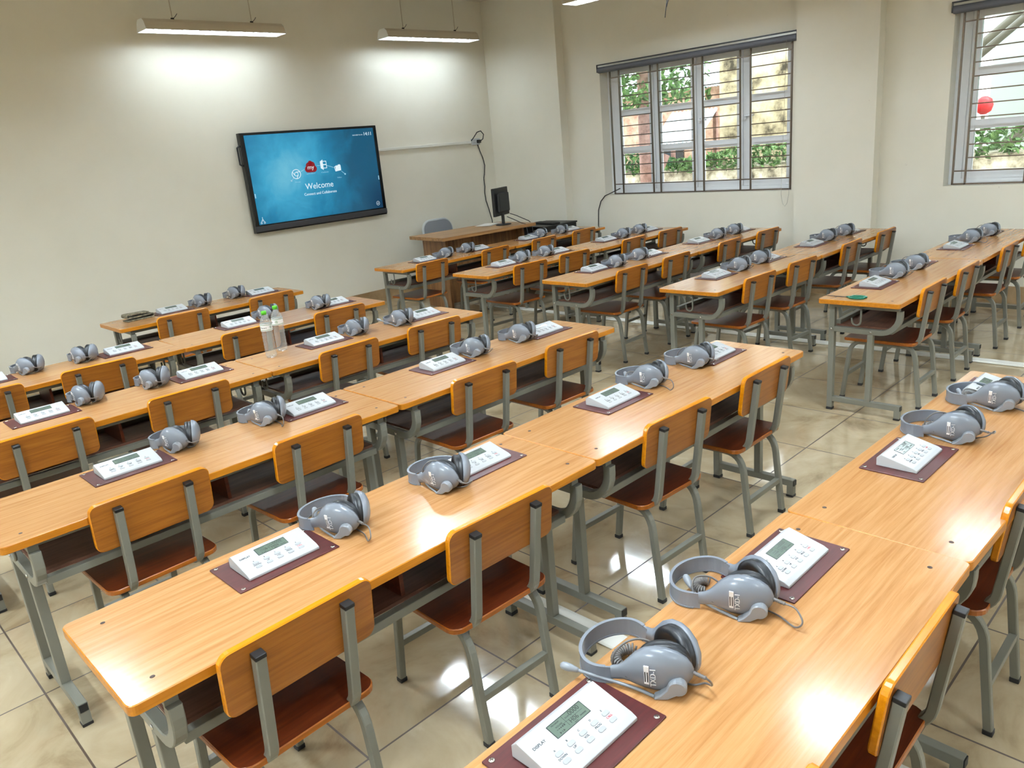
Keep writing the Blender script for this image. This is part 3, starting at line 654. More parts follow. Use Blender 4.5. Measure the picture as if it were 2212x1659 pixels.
# chairs: middle of the back posts, turn in degrees; seat 0 lies farther from the windows, seat 1 window-side
CH = {'A': [(0, 0, -1.07, -1.695, 0), (0, 1, -0.395, -1.712, 0.4), (1, 0, 0.515, -1.69, 0.5)],
 'B': [(0, 0, -1.199, -0.541, 1.8), (0, 1, -0.498, -0.541, -1.9), (1, 0, 0.506, -0.518, -2.5), (1, 1, 1.195, -0.530, 0.1)],
 'C': [(0, 0, -1.115, 0.648, 1.3), (0, 1, -0.425, 0.633, 2.0), (1, 0, 0.517, 0.621, -1.1), (1, 1, 1.204, 0.636, -1.5)],
 'D': [(0, 0, -1.167, 1.800, 1.2), (0, 1, -0.485, 1.800, 0.5), (1, 0, 0.492, 1.789, 2.4), (1, 1, 1.145, 1.780, -2.3)],
 'E': [(0, 0, -1.197, 2.945, 0), (0, 1, -0.570, 2.941, -4.0), (1, 0, 0.430, 2.935, 0), (1, 1, 1.140, 2.900, -3.5)],
 'F': [(0, 0, 0.458, 4.150, 2.0), (0, 1, 1.246, 4.150, 2.0)],
 'P': [(0, 0, 3.020, 4.090, 2.0), (0, 1, 3.918, 4.085, 2.5), (1, 0, 4.702, 4.080, 2.5), (1, 1, 5.416, 4.075, 0)],
 'Q': [(0, 0, 3.218, 2.885, -2.7), (0, 1, 3.852, 2.888, -2.5), (1, 0, 4.837, 2.895, 2.0), (1, 1, 5.493, 2.875, -2.0)],
 'S': [(0, 0, 3.256, 1.747, 0.4), (0, 1, 3.919, 1.753, 0.8), (1, 0, 4.813, 1.740, 1.8), (1, 1, 5.556, 1.735, -2.0)],
 'T': [(0, 0, 3.243, 0.592, -1.9), (0, 1, 3.915, 0.590, -2.8), (1, 0, 4.865, 0.598, 1.6), (1, 1, 5.605, 0.585, 0.1)],
 'U': [(0, 0, 3.268, -0.568, 0.1), (0, 1, 3.945, -0.568, 0.4), (1, 0, 4.896, -0.580, 0.7), (1, 1, 5.610, -0.575, 0)]}
chair0 = make_chair(); used = False
for row, L in CH.items():
    for i, s, x, y, a in L:
        d, w = where(row, i); lb = 'brown plywood chair, %s seat of %s, %s' % (('inner', 'window-side')[s], d, w)
        if row == 'A' and (i, s) == (0, 1):
            o = make_chair(0.182); o.location = (x, y, 0); o.rotation_euler = (0, 0, R(a))
            o['label'] = 'brown plywood chair with wide-set posts, window-side seat of %s, %s' % (d, w); continue
        if not used: o = chair0; used = True
        else: o = dup(chair0, (0, 0, 0), 0, lb)
        o.location = (x, y, 0); o.rotation_euler = (0, 0, R(a)); o['label'] = lb

CO = {'A': [(0, 0, -1.055, -1.294, 0), (0, 1, -0.244, -1.313, 0), (1, 0, 0.577, -1.329, -1), (1, 1, 1.385, -1.345, -1.2)],
 'B': [(0, 0, -1.067, -0.151, 0), (0, 1, -0.251, -0.140, 0), (1, 0, 0.558, -0.130, 0), (1, 1, 1.361, -0.134, 0)],
 'C': [(0, 0, -1.067, 1.038, 0), (0, 1, -0.247, 1.040, 0), (1, 0, 0.559, 1.020, 0), (1, 1, 1.356, 1.022, 0)],
 'D': [(0, 0, -1.078, 2.210, 0), (0, 1, -0.259, 2.208, 0), (1, 0, 0.542, 2.175, 0), (1, 1, 1.341, 2.165, 0)],
 'E': [(0, 0, -1.100, 3.370, 0), (0, 1, -0.285, 3.359, 0), (1, 0, 0.536, 3.350, -1), (1, 1, 1.325, 3.305, -1.5)],
 'F': [(0, 0, 0.529, 4.578, 0), (0, 1, 1.344, 4.570, 0)],
 'P': [(0, 0, 3.201, 4.456, 0), (0, 1, 3.980, 4.450, 0), (1, 0, 4.796, 4.451, 0), (1, 1, 5.570, 4.452, 0)],
 'Q': [(0, 0, 3.213, 3.262, 0), (0, 1, 4.006, 3.272, 0), (1, 0, 4.827, 3.285, 0), (1, 1, 5.620, 3.290, 0)],
 'S': [(0, 0, 3.229, 2.152, 0), (0, 1, 4.050, 2.150, 0), (1, 0, 4.867, 2.140, 0), (1, 1, 5.675, 2.140, 0)],
 'T': [(0, 0, 3.272, 0.990, 0), (0, 1, 4.055, 0.983, 0), (1, 0, 4.868, 0.976, 0), (1, 1, 5.670, 0.976, 0)],
 'U': [(0, 0, 3.297, -0.178, 0), (0, 1, 4.096, -0.165, 0), (1, 0, 4.915, -0.183, 0), (1, 1, 5.707, -0.186, 0)]}
con0 = make_console(); used = False
for row, L in CO.items():
    for i, s, x, y, a in L:
        d, w = where(row, i); lb = 'white console on burgundy plate, %s end of %s, %s' % (('inner', 'window-side')[s], d, w)
        if not used: o = con0; used = True
        else: o = dup(con0, (0, 0, 0), 0, lb)
        o.location = (x, y, 0.7502); o.rotation_euler = (0, 0, R(a)); o['label'] = lb

# headsets: foot of the microphone hub, turn, kind
HS = {'A': [(0, 0, -0.872, -1.345, 7, 0), (0, 1, -0.540, -1.343, 3, 1), (1, 0, 0.769, -1.398, -10, 2), (1, 1, 1.158, -1.419, -14, 1)],
 'B': [(0, 0, -0.893, -0.187, 4, 1), (0, 1, -0.504, -0.205, -8, 2), (1, 0, 0.753, -0.151, -6, 1), (1, 1, 1.113, -0.164, -10, 2)],
 'C': [(0, 0, -0.900, 1.052, 2, 2), (0, 1, -0.512, 1.015, 4, 1), (1, 0, 0.737, 1.000, -4, 2), (1, 1, 1.087, 0.988, -8, 2)],
 'D': [(0, 0, -0.914, 2.235, -6, 2), (0, 1, -0.579, 2.205, -8, 2), (1, 0, 0.720, 2.155, -10, 2), (1, 1, 1.040, 2.092, -12, 0)],
 'E': [(0, 0, -0.904, 3.360, 4, 2), (0, 1, -0.604, 3.335, -8, 2), (1, 0, 0.708, 3.328, -4, 2), (1, 1, 1.118, 3.257, -12, 2)],
 'F': [(0, 0, 0.719, 4.527, -4, 2), (0, 1, 1.062, 4.590, -6, 2)],
 'P': [(0, 0, 3.395, 4.375, 4, 2), (0, 1, 3.730, 4.425, -14, 2), (1, 0, 4.903, 4.375, 6, 2), (1, 1, 5.227, 4.345, -16, 1)],
 'Q': [(0, 0, 3.387, 3.231, -12, 2), (0, 1, 3.724, 3.225, -10, 2), (1, 0, 5.001, 3.225, -16, 1), (1, 1, 5.338, 3.250, -18, 2)],
 'S': [(0, 0, 3.373, 2.064, -16, 2), (0, 1, 3.745, 2.088, -8, 2), (1, 0, 5.072, 2.087, -20, 1), (1, 1, 5.404, 2.089, -22, 2)],
 'T': [(0, 0, 3.485, 0.943, -16, 2), (0, 1, 3.833, 0.962, -18, 2), (1, 0, 5.078, 0.959, -20, 1), (1, 1, 5.427, 0.946, -22, 2)],
 'U': [(0, 0, 3.517, -0.205, -14, 2), (0, 1, 3.850, -0.214, -18, 2), (1, 0, 5.140, -0.205, -20, 1), (1, 1, 5.526, -0.226, -22, 2)]}
hs0 = [make_headset(k) for k in range(3)]; used = [False]*3
for row, L in HS.items():
    for i, s, x, y, a, k in L:
        d, w = where(row, i); lb = 'grey headset, %s one on %s, %s' % (('inner', 'window-side')[s], d, w)
        if not used[k]: o = hs0[k]; used[k] = True
        else: o = dup(hs0[k], (0, 0, 0), 0, lb)
        p = Matrix.Rotation(R(a), 3, 'Z') @ Vector((FOOT[0].x, FOOT[0].y, 0))
        o.location = (x-p.x, y-p.y, 0.7503); o.rotation_euler = (0, 0, R(a)); o['label'] = lb

# ------------------------------------------------------------------ the big screen
TX = Matrix.Rotation(R(90), 4, 'X')      # writing plane: x to the right, y up, facing the room
t = thing('interactive_display', 'big black-framed touch display with blue welcome picture on the front wall', 'screen', (3.232, YW, 1.685))
a = MB(); a.box((0, -0.065, 0), (1.85, 0.07, 1.105), 'screen_black', bev=0.008); a.box((0, -0.102, -0.505), (1.85, 0.012, 0.06), 'dark_alu', bev=0.004); a.build('bezel', t)
a = MB(); a.box((0, -0.015, 0), (0.9, 0.03, 0.6), 'dark_alu'); a.build('wall_mount', t)
a = MB(); a.sweep([(-0.925, -0.065, 0.42), (-0.955, -0.065, 0.40), (-0.955, -0.065, 0.22), (-0.925, -0.065, 0.20)], rprof(0.02, 0.014), (0, 1, 0), 'black'); a.build('side_handle', t)
a = MB(); a.box((0, -0.1015, 0.032), (1.745, 0.004, 0.985), 'display'); scr = a.build('screen', t)
S = lambda x, z: Matrix.Translation((x, -0.1042, z)) @ TX
def line(a, x0, z0, x1, z1, w, m):
    dx, dz = x1-x0, z1-z0; n = math.hypot(dx, dz); ux, uz = -dz/n*w/2, dx/n*w/2
    a.add([(x0+ux, -0.1045, z0+uz), (x0-ux, -0.1045, z0-uz), (x1-ux, -0.1045, z1-uz), (x1+ux, -0.1045, z1+uz)], [(0, 1, 2, 3)], m)
def ring(a, cx, cz, r0, r1, m, n=28):
    vs = [(cx+r*math.cos(2*math.pi*k/n), -0.1046, cz+r*math.sin(2*math.pi*k/n)) for r in (r0, r1) for k in range(n)]
    a.add(vs, [[k, (k+1) % n, n+(k+1) % n, n+k] for k in range(n)], m)
def disc(a, cx, cz, r, m, y=-0.1044): a.add([(cx+r*math.cos(2*math.pi*k/20), y, cz+r*math.sin(2*math.pi*k/20)) for k in range(20)], [list(range(20))], m)
a = MB()
a.text('Welcome', 0.098, 'white_glow', S(-0.012, -0.098)); a.text('Connect and Collaborate', 0.044, 'white_glow', S(-0.012, -0.185))
a.text('14:11', 0.058, 'white_glow', S(0.845, 0.456), 'RIGHT'); a.text('06-22-2023 Thu-Thi', 0.018, 'white_glow', S(0.705, 0.449), 'RIGHT')
for s_, x, z in (('Chrome', -0.298, -0.032), ('myViewBoard', -0.105, 0.049), ('vCastSender', 0.090, 0.049), ('Folders', 0.283, -0.03)): a.text(s_, 0.021, 'dim_glow', S(x, z))
a.build('lettering', scr)
a = MB(); g = 'white_glow'
ring(a, -0.255, 0.092, 0.054, 0.062, g); ring(a, -0.255, 0.092, 0.020, 0.027, g)
for q in (90, 210, 330): line(a, -0.255+0.027*math.cos(R(q)), 0.092+0.027*math.sin(R(q)), -0.255+0.027*math.cos(R(q))+0.05*math.cos(R(q-90)), 0.092+0.027*math.sin(R(q))+0.05*math.sin(R(q-90)), 0.008, g)
line(a, -0.33, 0.02, -0.295, 0.05, 0.006, 'dim_glow'); disc(a, -0.335, 0.015, 0.012, 'dim_glow'); line(a, -0.195, 0.115, -0.13, 0.145, 0.006, 'dim_glow'); line(a, 0.045, 0.175, 0.09, 0.172, 0.006, 'dim_glow')
line(a, 0.185, 0.165, 0.28, 0.13, 0.006, 'dim_glow'); line(a, 0.385, 0.075, 0.43, 0.035, 0.006, 'dim_glow'); disc(a, 0.435, 0.03, 0.012, 'dim_glow'); a.v = [(x*0.97-0.052, y, z*0.90-0.024) for x, y, z in a.v]; a.build('icon_ring', scr)
a = MB()
for cx, cz, r in ((-0.085, 0.140, 0.044), (-0.005, 0.140, 0.044), (-0.068, 0.185, 0.040), (-0.022, 0.190, 0.042), (-0.044, 0.216, 0.030)): disc(a, cx, cz, r, 'red_glow', -0.1044)
a.add([(-0.085, -0.1043, 0.096), (-0.005, -0.1043, 0.096), (-0.005, -0.1043, 0.19), (-0.085, -0.1043, 0.19)], [(0, 1, 2, 3)], 'red_glow')
a.text('my', 0.078, 'white_glow', Matrix.Translation((-0.045, -0.1050, 0.160)) @ TX); a.v = [(x*0.97-0.052, y, z*0.90-0.024) for x, y, z in a.v]; a.build('icon_cloud', scr)
a = MB(); q = lambda pts, m, y=-0.1045: a.add([(x, y, z) for x, z in pts], [list(range(len(pts)))], m)
q([(0.095, 0.135), (0.135, 0.110), (0.135, 0.245), (0.095, 0.222)], g)
for p in ([(0.135, 0.225), (0.185, 0.225), (0.185, 0.217), (0.135, 0.217)], [(0.135, 0.138), (0.185, 0.138), (0.185, 0.130), (0.135, 0.130)], [(0.177, 0.130), (0.185, 0.130), (0.185, 0.225), (0.177, 0.225)], [(0.135, 0.184), (0.180, 0.184), (0.180, 0.172), (0.135, 0.172)]): q(p, g)
a.v = [(x*0.97-0.052, y, z*0.90-0.024) for x, y, z in a.v]; a.build('icon_door', scr)
a = MB(); q([(0.300, 0.075), (0.385, 0.085), (0.385, 0.150), (0.372, 0.165), (0.345, 0.160), (0.338, 0.150), (0.310, 0.142)], g); q([(0.288, 0.135), (0.300, 0.075), (0.306, 0.078), (0.298, 0.130), (0.33, 0.152), (0.33, 0.158)], g)
a.v = [(x*0.97-0.052, y, z*0.90-0.024) for x, y, z in a.v]; a.build('icon_folder', scr)
a = MB(); ring(a, 0.80, -0.40, 0.022, 0.026, g, 20); line(a, 0.79, -0.397, 0.81, -0.397, 0.004, g); line(a, 0.79, -0.404, 0.81, -0.404, 0.004, g)
for x, z in ((-0.825, -0.412), (-0.845, -0.44), (-0.805, -0.44)): ring(a, x, z, 0.007, 0.011, g, 12)
line(a, -0.825, -0.40, -0.825, -0.375, 0.005, g); line(a, -0.825, -0.40, -0.845, -0.43, 0.004, g); line(a, -0.825, -0.40, -0.805, -0.43, 0.004, g)
q([(0.857, -0.11), (0.870, -0.11), (0.870, -0.06), (0.857, -0.06)], 'dim_glow'); q([(-0.870, -0.16), (-0.855, -0.16), (-0.855, -0.11), (-0.870, -0.11)], 'dim_glow'); a.build('icon_small', scr)

# wall wiring
t = thing('wall_socket', 'white wall socket with black plug and looped lead near the corner column', 'socket', (5.915, YW, 1.938))
a = MB(); a.box((0, -0.012, 0), (0.155, 0.024, 0.085), 'white', bev=0.004); a.build('face_plate', t)
for x, z in ((-0.045, 0.014), (-0.045, -0.014), (-0.02, 0.014), (-0.02, -0.014)):
    a = MB(); a.box((x, -0.0245, z), (0.008, 0.001, 0.006), 'black'); a.build('slot', t)
a = MB(); a.box((0.04, -0.042, 0), (0.06, 0.036, 0.045), 'black', bev=0.008); pg = a.build('plug', t)
a = MB(); a.tube([(0.065, -0.045, 0.0), (0.115, -0.05, 0.03), (0.135, -0.05, 0.09), (0.09, -0.045, 0.14), (0.02, -0.04, 0.125), (-0.04, -0.03, 0.06), (-0.085, -0.02, 0.015)], 0.007, 'rubber', 8); a.build('lead', pg)
a = MB(); a.box(((4.16+5.83)/2, YW-0.010, 1.935), (1.67, 0.020, 0.035), 'pvc', bev=0.003); tag(a.build('wall_trunking'), 'white cable trunking along the wall between big screen and wall socket', 'trunking')
a = MB(); P = [(5.955, YW-0.012, 1.895), (5.985, YW-0.012, 1.80), (6.03, YW-0.012, 1.70), (6.05, YW-0.014, 1.60), (6.03, YW-0.012, 1.48), (6.01, YW-0.010, 1.42), (6.015, YW-0.010, 1.30), (6.00, YW-0.012, 1.22), (6.01, YW-0.012, 1.10), (6.05, YW-0.015, 0.97), (6.08, YW-0.03, 0.80), (6.08, YW-0.03, 0.40), (6.06, YW-0.05, 0.06)]
a.tube(P, 0.0065, 'rubber', 7); tag(a.build('power_cable'), 'black power cable running down the wall from the socket', 'cable')
a = MB(); P = [(6.44, 4.30, 1.175), (6.40, 4.42, 1.125), (6.39, 4.52, 1.09), (6.395, 4.60, 1.02), (6.395, 4.65, 0.90), (6.395, 4.665, 0.70), (6.395, 4.67, 0.3), (6.39, 4.67, 0.02)]
a.tube(P, 0.006, 'rubber', 7); tag(a.build('window_cable'), 'dark cable hanging from the window sill beside the corner column', 'cable')
t = thing('ceiling_wire', 'pair of bare brown wires dangling at the top edge of the picture', 'wire', (5.0, 2.50, ZC))
for d, e in ((0, 0), (0.02, 0.09)):
    a = MB(); a.tube([(0.0, d, 0.0), (0.0, d, -0.45), (0.005, d-0.005, -0.62), (0.02, d+0.02, -0.72), (0.02, d+0.05, -0.80-e)], 0.004, 'rubber', 6); a.build('strand', t)
for x, y0, y1, w in ((0.022, -2.6, 5.2, 'inner'), (4.352, -2.6, 5.0, 'window')):
    a = MB(); y = (y0+y1)/2; a.prism(rrect(-0.047, -(y1-y0)/2, 0.047, (y1-y0)/2, 0.005), 0, 0.014, 'pvc', 'pvc', 0.005, Matrix.Translation((x, y, 0)))
    o = a.build('floor_trunking', None); tag(o, 'white floor trunking running under the desk joints of the %s block' % w, 'trunking')

# ------------------------------------------------------------------ teacher desk and what stands on it
t = thing('teacher_desk', 'brown wood grain teacher desk in front of the screen wall', 'desk', (3.92, 4.92, 0), R(-6))
a = MB(); a.prism(rrect(-0.07, -0.02, 1.36, 0.72, 0.006), 0.845, 0.885, 'podium_top', 'podium_top', 0.002); a.build('desk_top', t)
for x in (0.085, 1.28):
    a = MB(); a.box((x, 0.40, 0.4225), (0.03, 0.50, 0.845), 'podium'); a.build('side_panel', t)
a = MB(); a.box((0.6825, 0.30, 0.44), (1.165, 0.022, 0.80), 'podium'); a.build('front_panel', t)
def on_desk(x, y, z=0): return Matrix.Translation((3.92, 4.92, 0.8852+z)) @ Matrix.Rotation(R(-6), 4, 'Z') @ Vector((x, y, 0))
t = thing('computer_monitor', 'black computer monitor on the teacher desk seen from behind', 'monitor', on_desk(1.09, 0.30), R(20))
a = MB(); a.lathe([(0.0, 0), (0.12, 0), (0.115, 0.010), (0.03, 0.016)], 'black', 28, Matrix.Scale(0.8, 4, (0, 1, 0))); a.build('stand_base', t)
a = MB(); a.box((0, 0.0, 0.075), (0.055, 0.022, 0.13), 'black', bev=0.006); a.build('stand_neck', t)
a = MB(); a.box((0, 0.018, 0.29), (0.41, 0.036, 0.345), 'black', bev=0.008); a.box((0, -0.018, 0.28), (0.30, 0.05, 0.24), 'black', bev=0.02); a.build('monitor_housing', t)
a = MB(); a.box((0, 0.0368, 0.295), (0.375, 0.001, 0.30), 'screen_black'); a.build('monitor_screen', t)
for nm, P, lb in (('video_cable', [(1.11, 0.24, 0.10), (1.13, 0.12, 0.06), (1.16, 0.03, 0.02), (1.20, -0.012, 0.0), (1.22, -0.02, -0.15), (1.22, -0.02, -0.70)], 'black cable from the monitor dropping over the desk front edge'),
                  ('monitor_cable', [(1.19, 0.28, 0.13), (1.24, 0.22, 0.10), (1.28, 0.14, 0.06), (1.345, 0.10, 0.02), (1.375, 0.08, -0.02), (1.38, 0.07, -0.2), (1.38, 0.07, -0.70)], 'black cable from the monitor dropping past the desk corner')):
    a = MB(); a.tube([on_desk(x, y, z) for x, y, z in P], 0.005, 'rubber', 7); tag(a.build(nm), lb, 'cable')
t = thing('paper_stack', 'loose white sheets lying on the teacher desk behind the monitor', 'paper', on_desk(1.02, 0.53), R(20))
for k, (dx, dy, q) in enumerate(((0, 0, 0), (0.02, 0.012, 7), (-0.015, 0.006, -5))):
    a = MB(); a.box((dx, dy, 0.002+0.003*k), (0.30, 0.21, 0.002), 'paper', Matrix.Rotation(R(q), 4, 'Z')); a.build('sheet', t)
t = thing('office_chair', 'grey mesh-backed chair with pale frame behind the teacher desk', 'chair', (4.85, 5.98, 0), R(180))
a = MB(); o = rrect(-0.25, -0.26, 0.25, 0.26, 0.13, 8); a.prism(o, -0.012, 0.012, 'mesh_fabric', 'white', 0.004, Matrix.Translation((0, -0.21, 0.71)) @ Matrix.Rotation(R(98), 4, 'X')); a.build('backrest', t)
a = MB(); pts = [(x, y, 0) for x, y in rrect(-0.255, -0.265, 0.255, 0.265, 0.135, 8)]; a.tube([tuple(Matrix.Translation((0, -0.215, 0.71)) @ Matrix.Rotation(R(98), 4, 'X') @ Vector(p)) for p in pts + pts[:1]], 0.012, 'white', 8); a.build('back_frame', t)
a = MB(); a.prism(rrect(-0.23, -0.19, 0.23, 0.23, 0.06), 0.43, 0.48, 'mesh_fabric', 'mesh_fabric', 0.012); a.build('seat', t)
for x, y in ((-0.2, -0.17), (0.2, -0.17), (-0.2, 0.2), (0.2, 0.2)):
    a = MB(); a.tube([(x, y, 0.43), (x*1.08, y*1.12, 0.0)], 0.012, 'frame', 8); a.build('leg', t)
t = thing('equipment_cabinet', 'black equipment cabinet between the teacher desk and the corner column', 'cabinet', (5.73, 5.02, 0))
a = MB(); a.box((0, 0, 0.40), (0.62, 0.54, 0.78), 'black', bev=0.006); a.build('cabinet_body', t)
a = MB(); a.box((0, 0, 0.80), (0.64, 0.56, 0.02), 'black', bev=0.004); a.build('cabinet_top', t)
for k in range(4):
    a = MB(); a.box((0, -0.2715, 0.15+0.17*k), (0.56, 0.006, 0.14), 'dark_alu', bev=0.002); a.build('rack_panel', t)
t = thing('keyboard', 'black keyboard on top of the black equipment cabinet', 'keyboard', (5.70, 4.98, 0.8102), R(80))
a = MB(); a.box((0, 0, 0.010), (0.42, 0.14, 0.018), 'black', bev=0.005); a.build('keyboard_base', t)
a = MB()
for r_ in range(5):
    for c in range(20): a.box((-0.19+0.02*c, -0.05+0.025*r_, 0.0205), (0.016, 0.019, 0.005), 'rubber')
a.build('keys', t)

# ------------------------------------------------------------------ loose things on the desks
def bottle(loc, rz, lb):
    t = thing('water_bottle', lb, 'bottle', loc, rz, 'two water bottles on one desk')
    a = MB(); pr = [(0.004, 0.006), (0.020, 0.004), (0.027, 0.0), (0.0325, 0.010), (0.034, 0.022)]
    z = 0.022
    for k in range(6): pr += [(0.031, z+0.010), (0.0345, z+0.020)]; z += 0.020
    pr += [(0.031, 0.150), (0.033, 0.158), (0.0345, 0.166), (0.0345, 0.205), (0.033, 0.215), (0.026, 0.236), (0.016, 0.252), (0.0135, 0.258), (0.0135, 0.268)]
    a.lathe(pr, 'pet', 32); a.build('bottle_body', t)
    a = MB(); n = 40; zs = (0.166, 0.170, 0.1725, 0.2005, 0.203, 0.2065)
    for j, m_ in enumerate(('label', 'green_ink', 'label', 'green_ink', 'label')):
        a.add([(0.0350*math.cos(2*math.pi*k/n), 0.0350*math.sin(2*math.pi*k/n), z) for z in zs[j:j+2] for k in range(n)], [[k, (k+1) % n, n+(k+1) % n, n+k] for k in range(n)], m_, None, True)
    s = MB(); s.text('Dasani', 0.0165, 'ink', Matrix.Identity(4), 'CENTER', 0.0001)
    wrap = lambda x, y, dz: (0.0354*math.sin(x/0.0354), -0.0354*math.cos(x/0.0354), dz+y)
    a.add([wrap(x+0.002, y, 0.186) for x, y, z in s.v], s.f, 'ink')
    dr = [(-0.030, 0.186), (-0.0345, 0.181), (-0.033, 0.177), (-0.027, 0.177), (-0.0255, 0.181)]
    a.add([wrap(x, 0, z) for x, z in dr], [[0, 1, 2, 3, 4]], 'green_ink')
    for q in range(6): a.add([wrap(0.050+0.009*math.cos(R(60*q+w)), 0.009*math.sin(R(60*q+w)), 0.187) if i else wrap(0.050, 0, 0.187) for i, w in enumerate((0, -12, 0, 12))], [[0, 1, 2, 3]], 'green_ink')
    a.build('bottle_label', t)
    a = MB(); n = 24; a.lathe([(0.0155, 0.262), (0.0155, 0.280), (0.013, 0.2825)], 'green_cap', n); a.build('bottle_cap', t)
bottle((0.170, 2.172, 0.7502), R(-62), 'clear water bottle with green cap, the one showing its brand name')
bottle((0.292, 2.262, 0.7502), R(-118), 'clear water bottle with green cap, half hidden behind the other')

t = thing('scissors', 'scissors with green looped handles on the aisle desk of the fifth window row', 'scissors', (2.86, -0.17, 0.7508), R(88))
for s in (-1, 1):
    a = MB(); a.prism([(0.0, -0.004*s-0.004), (0.13, -0.001), (0.13, 0.001), (0.0, -0.004*s+0.006)][::1], 0.001+0.002*(s > 0), 0.0025+0.002*(s > 0), 'steel'); bl = a.build('blade', t)
    a = MB(); P = [(-0.005, 0.003*s, 0.004), (-0.03, 0.006*s, 0.005)] + [(-0.072+0.045*math.cos(R(q)), s*(0.021+0.020*math.sin(R(q))), 0.006) for q in range(-20, 331, 25)]
    a.tube(P, 0.0052, 'green_handle', 8); a.build('handle_loop', bl)
a = MB(); a.lathe([(0.004, 0.0), (0.004, 0.006), (0.002, 0.007)], 'steel', 10); a.build('pivot', t)

t = thing('cloth_bundle', 'folded olive cloth strap on the first inner row desk', 'cloth', (0.235, 4.535, 0.7503), R(6))
a = MB(); P = [(-0.11, 0, 0.007), (0.10, 0, 0.007)] + [(0.10+0.013*math.cos(R(q)), 0, 0.020+0.013*math.sin(R(q))) for q in (-60, -30, 0, 30, 60)] + [(0.09, 0, 0.032), (-0.05, 0, 0.030), (-0.095, 0, 0.034)] + \
    [(-0.10+0.012*math.cos(R(q)), 0, 0.045+0.012*math.sin(R(q))) for q in (240, 210, 180, 150, 120)] + [(-0.08, 0, 0.056), (0.02, 0, 0.052), (0.075, 0, 0.050)]
a.sweep(P, [(-0.045, -0.005), (0.045, -0.005), (0.045, 0.005), (-0.045, 0.005)], (0, 1, 0), 'cloth'); a.build('folded_strap', t)

# ------------------------------------------------------------------ outside the windows
a = MB(); a.box((13.0, 2.0, -0.06), (12.0, 26.0, 0.1), 'soil'); o = struct(a.build('ground_outside'))
def outside(name, lb, cat, build):
    a = MB(); build(a); return tag(a.build(name), lb, cat)
outside('garden_wall', 'stained cream garden wall outside the window beside the corner column', 'wall', lambda a: a.box((9.75, 3.85, 1.7), (0.2, 1.75, 3.4), 'stain_wall'))
outside('rubble_bank', 'pale stone bank low outside the windows', 'bank', lambda a: a.prism([(8.4, 0), (8.9, 0), (8.9, 1.30), (8.6, 1.26), (8.47, 0.7)], -8.0, 6.0, 'rubble', X=Matrix(((1, 0, 0, 0), (0, 0, -1, 0), (0, 1, 0, -0.01), (0, 0, 0, 1)))))
a = MB(); rr = random.Random(3)
for k in range(6500):
    x = rr.uniform(8.50, 8.95); y = rr.uniform(-6, 7.9); z = 1.22 + rr.uniform(0, 0.36) * (0.75 + 0.25*math.sin(y*2.3)); s = rr.uniform(0.03, 0.075)
    X = Matrix.Translation((x, y, z)) @ Matrix.Rotation(rr.uniform(0, 6.3), 4, (rr.uniform(-1, 1), rr.uniform(-1, 1), rr.uniform(-1, 1)))
    a.add([(-s, 0, 0), (0, -s*0.45, 0.004), (s, 0, 0), (0, s*0.45, 0.004)], [(0, 1, 2, 3)], 'leaf', X)
tag(a.build('hedge_leaves'), 'green creeping plants along the stone bank outside the windows', 'plants', kind='stuff')
t = thing('garden_tree', 'tree with pinkish trunk outside the window beside the corner column', 'tree', (8.12, 5.07, 0))
a = MB(); a.tube([(0, 0, -0.02), (0.03, 0.02, 0.8), (-0.02, 0.0, 1.6), (0.02, 0.03, 2.6), (0.0, 0.05, 3.3)], 0, 'bark', 12, radii=[0.13, 0.105, 0.095, 0.085, 0.06])
a.tube([(0.0, 0.02, 0.85), (0.05, -0.25, 1.35), (0.1, -0.3, 1.5)], 0.05, 'bark', 8); a.build('trunk', t)
a = MB()
for k in range(1500):
    q = rr.uniform(0, 6.3); r_ = 0.95*rr.random()**0.5; x, y, z = r_*math.cos(q), r_*math.sin(q), 2.75 + rr.uniform(-0.55, 0.8); s = rr.uniform(0.05, 0.11)
    X = Matrix.Translation((x, y, z)) @ Matrix.Rotation(rr.uniform(0, 6.3), 4, (rr.uniform(-1, 1), rr.uniform(-1, 1), rr.uniform(-1, 1)))
    a.add([(-s, 0, 0), (0, -s*0.4, 0.006), (s, 0, 0), (0, s*0.4, 0.006)], [(0, 1, 2, 3)], 'leaf', X)
f = a.build('foliage', t)
t = thing('garden_shed', 'brick shed under a pale corrugated roof outside, beyond the tree', 'shed', (11.6, 7.6, 0))
a = MB(); a.box((0, 0, 1.25), (1.6, 4.6, 2.52), 'brick'); a.build('shed_wall', t)
a = MB(); n = 60; vs = [(x, -2.6+5.2*k/n, z+0.04*(k % 2)) for x, z in ((-1.0, 2.50), (0.9, 3.4)) for k in range(n+1)] + [(x, -2.6+5.2*k/n, z+0.04*(k % 2)-0.012) for x, z in ((-1.0, 2.50), (0.9, 3.4)) for k in range(n+1)]
a.add(vs, [[b0+k, b0+k+1, b0+n+2+k, b0+n+1+k] for b0 in (0, 2*(n+1)) for k in range(n)], 'roof_sheet'); a.build('corrugated_roof', t)
a = MB(); a.box((-0.81, -1.2, 1.5), (0.02, 0.5, 0.6), 'black'); a.build('shed_window', t)
t = thing('corrugated_sheet', 'pale wavy roofing sheet leaning outside, before the brick shed', 'sheet', (9.75, 5.45, 0))
a = MB(); n = 24; vs = [(x, -0.45+0.9*k/n, z+0.025*(k % 2)) for x, z in ((-0.35, 1.62), (0.3, 2.12)) for k in range(n+1)] + [(x, -0.45+0.9*k/n, z+0.025*(k % 2)-0.01) for x, z in ((-0.35, 1.62), (0.3, 2.12)) for k in range(n+1)]
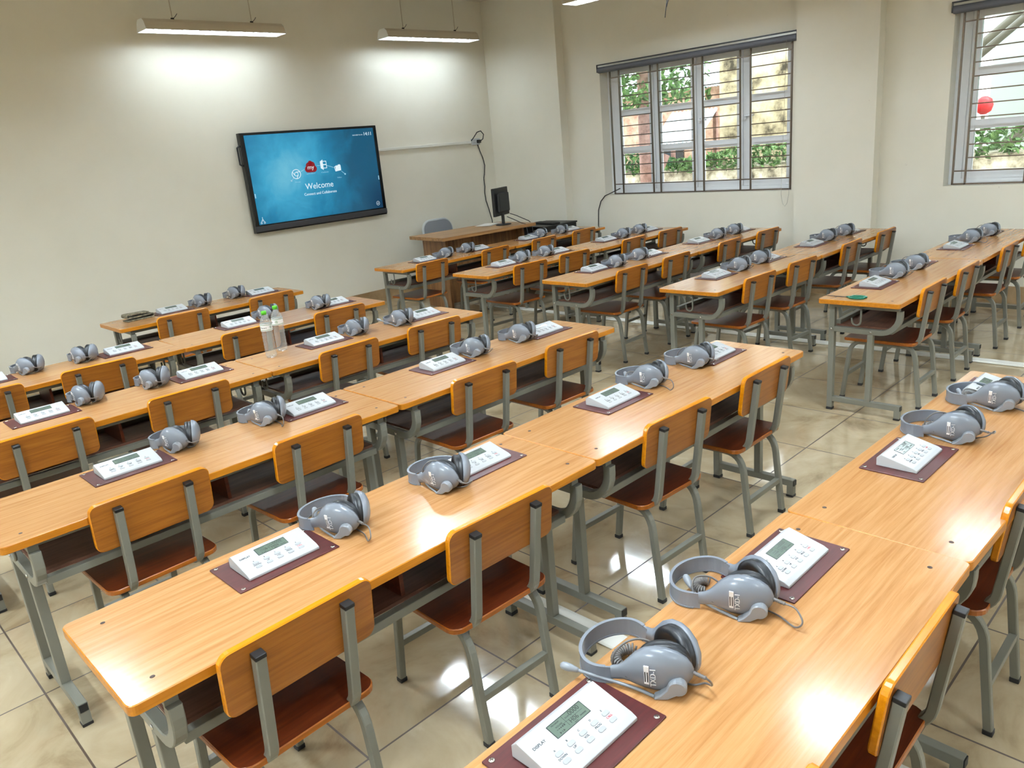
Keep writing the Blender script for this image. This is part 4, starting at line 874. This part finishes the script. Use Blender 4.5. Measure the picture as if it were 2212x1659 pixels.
a.add(vs, [[b0+k, b0+k+1, b0+n+2+k, b0+n+1+k] for b0 in (0, 2*(n+1)) for k in range(n)], 'roof_sheet'); a.build('sheet', t)
for y in (-0.42, 0.42):
    a = MB(); a.box((0.28, y, 1.03), (0.06, 0.06, 2.08), 'bark'); a.build('post', t)
t = thing('mint_building', 'pale green building outside the window beyond the middle column', 'building', (13.2, -2.0, 0))
a = MB(); a.box((0.6, 0, 3.0), (1.2, 7.0, 6.02), 'mint'); a.box((-0.05, 3.0, 3.0), (0.3, 1.6, 6.02), 'pale'); a.build('building_wall', t)
for y in (-1.6, 0.2, 1.55):
    for z in (1.9, 3.2):
        a = MB(); a.box((-0.02, y, z), (0.06, 0.62, 0.8), 'upvc'); fr = a.build('window_frame', t)
        for dy in (-0.14, 0.14):
            a = MB(); a.box((-0.055, y+dy, z), (0.01, 0.22, 0.66), 'roof_sheet'); a.build('window_pane', fr)
t = thing('steel_staircase', 'grey steel stair stringers crossing in front of the pale green building', 'staircase', (11.2, 0.3, 0))
for z0, z1, y0, y1 in ((0.6, 3.2, 1.6, -1.6), (2.2, 4.6, 1.7, -1.3), (3.6, 1.6, 1.6, -1.2)):
    a = MB(); a.tube([(0, y0, z0), (0, y1, z1)], 0.055, 'frame', 8); a.tube([(0.5, y0, z0), (0.5, y1, z1)], 0.055, 'frame', 8); a.build('stringer', t)
for y in (1.6, -1.6):
    for x in (0, 0.5):
        a = MB(); a.box((x, y, 2.4), (0.08, 0.08, 4.82), 'frame'); a.build('post', t)
t = thing('red_lantern', 'red lantern outside the window beyond the middle column', 'lantern', (9.6, 0.96, 1.79))
a = MB(); a.lathe([(0.03, -0.11), (0.085, -0.07), (0.105, 0), (0.085, 0.07), (0.03, 0.11)], 'red', 20); a.build('lantern_body', t)
a = MB(); a.box((0, 0, -1.0), (0.04, 0.04, 1.76), 'frame'); a.build('lantern_post', t)
outside('blue_tank', 'blue tank outside the window beyond the middle column', 'tank', lambda a: a.lathe([(0.30, 0), (0.32, 0.05), (0.32, 0.22), (0.2, 0.30)], 'blue', 24, Matrix.Translation((12.3, 0.55, 2.55))))
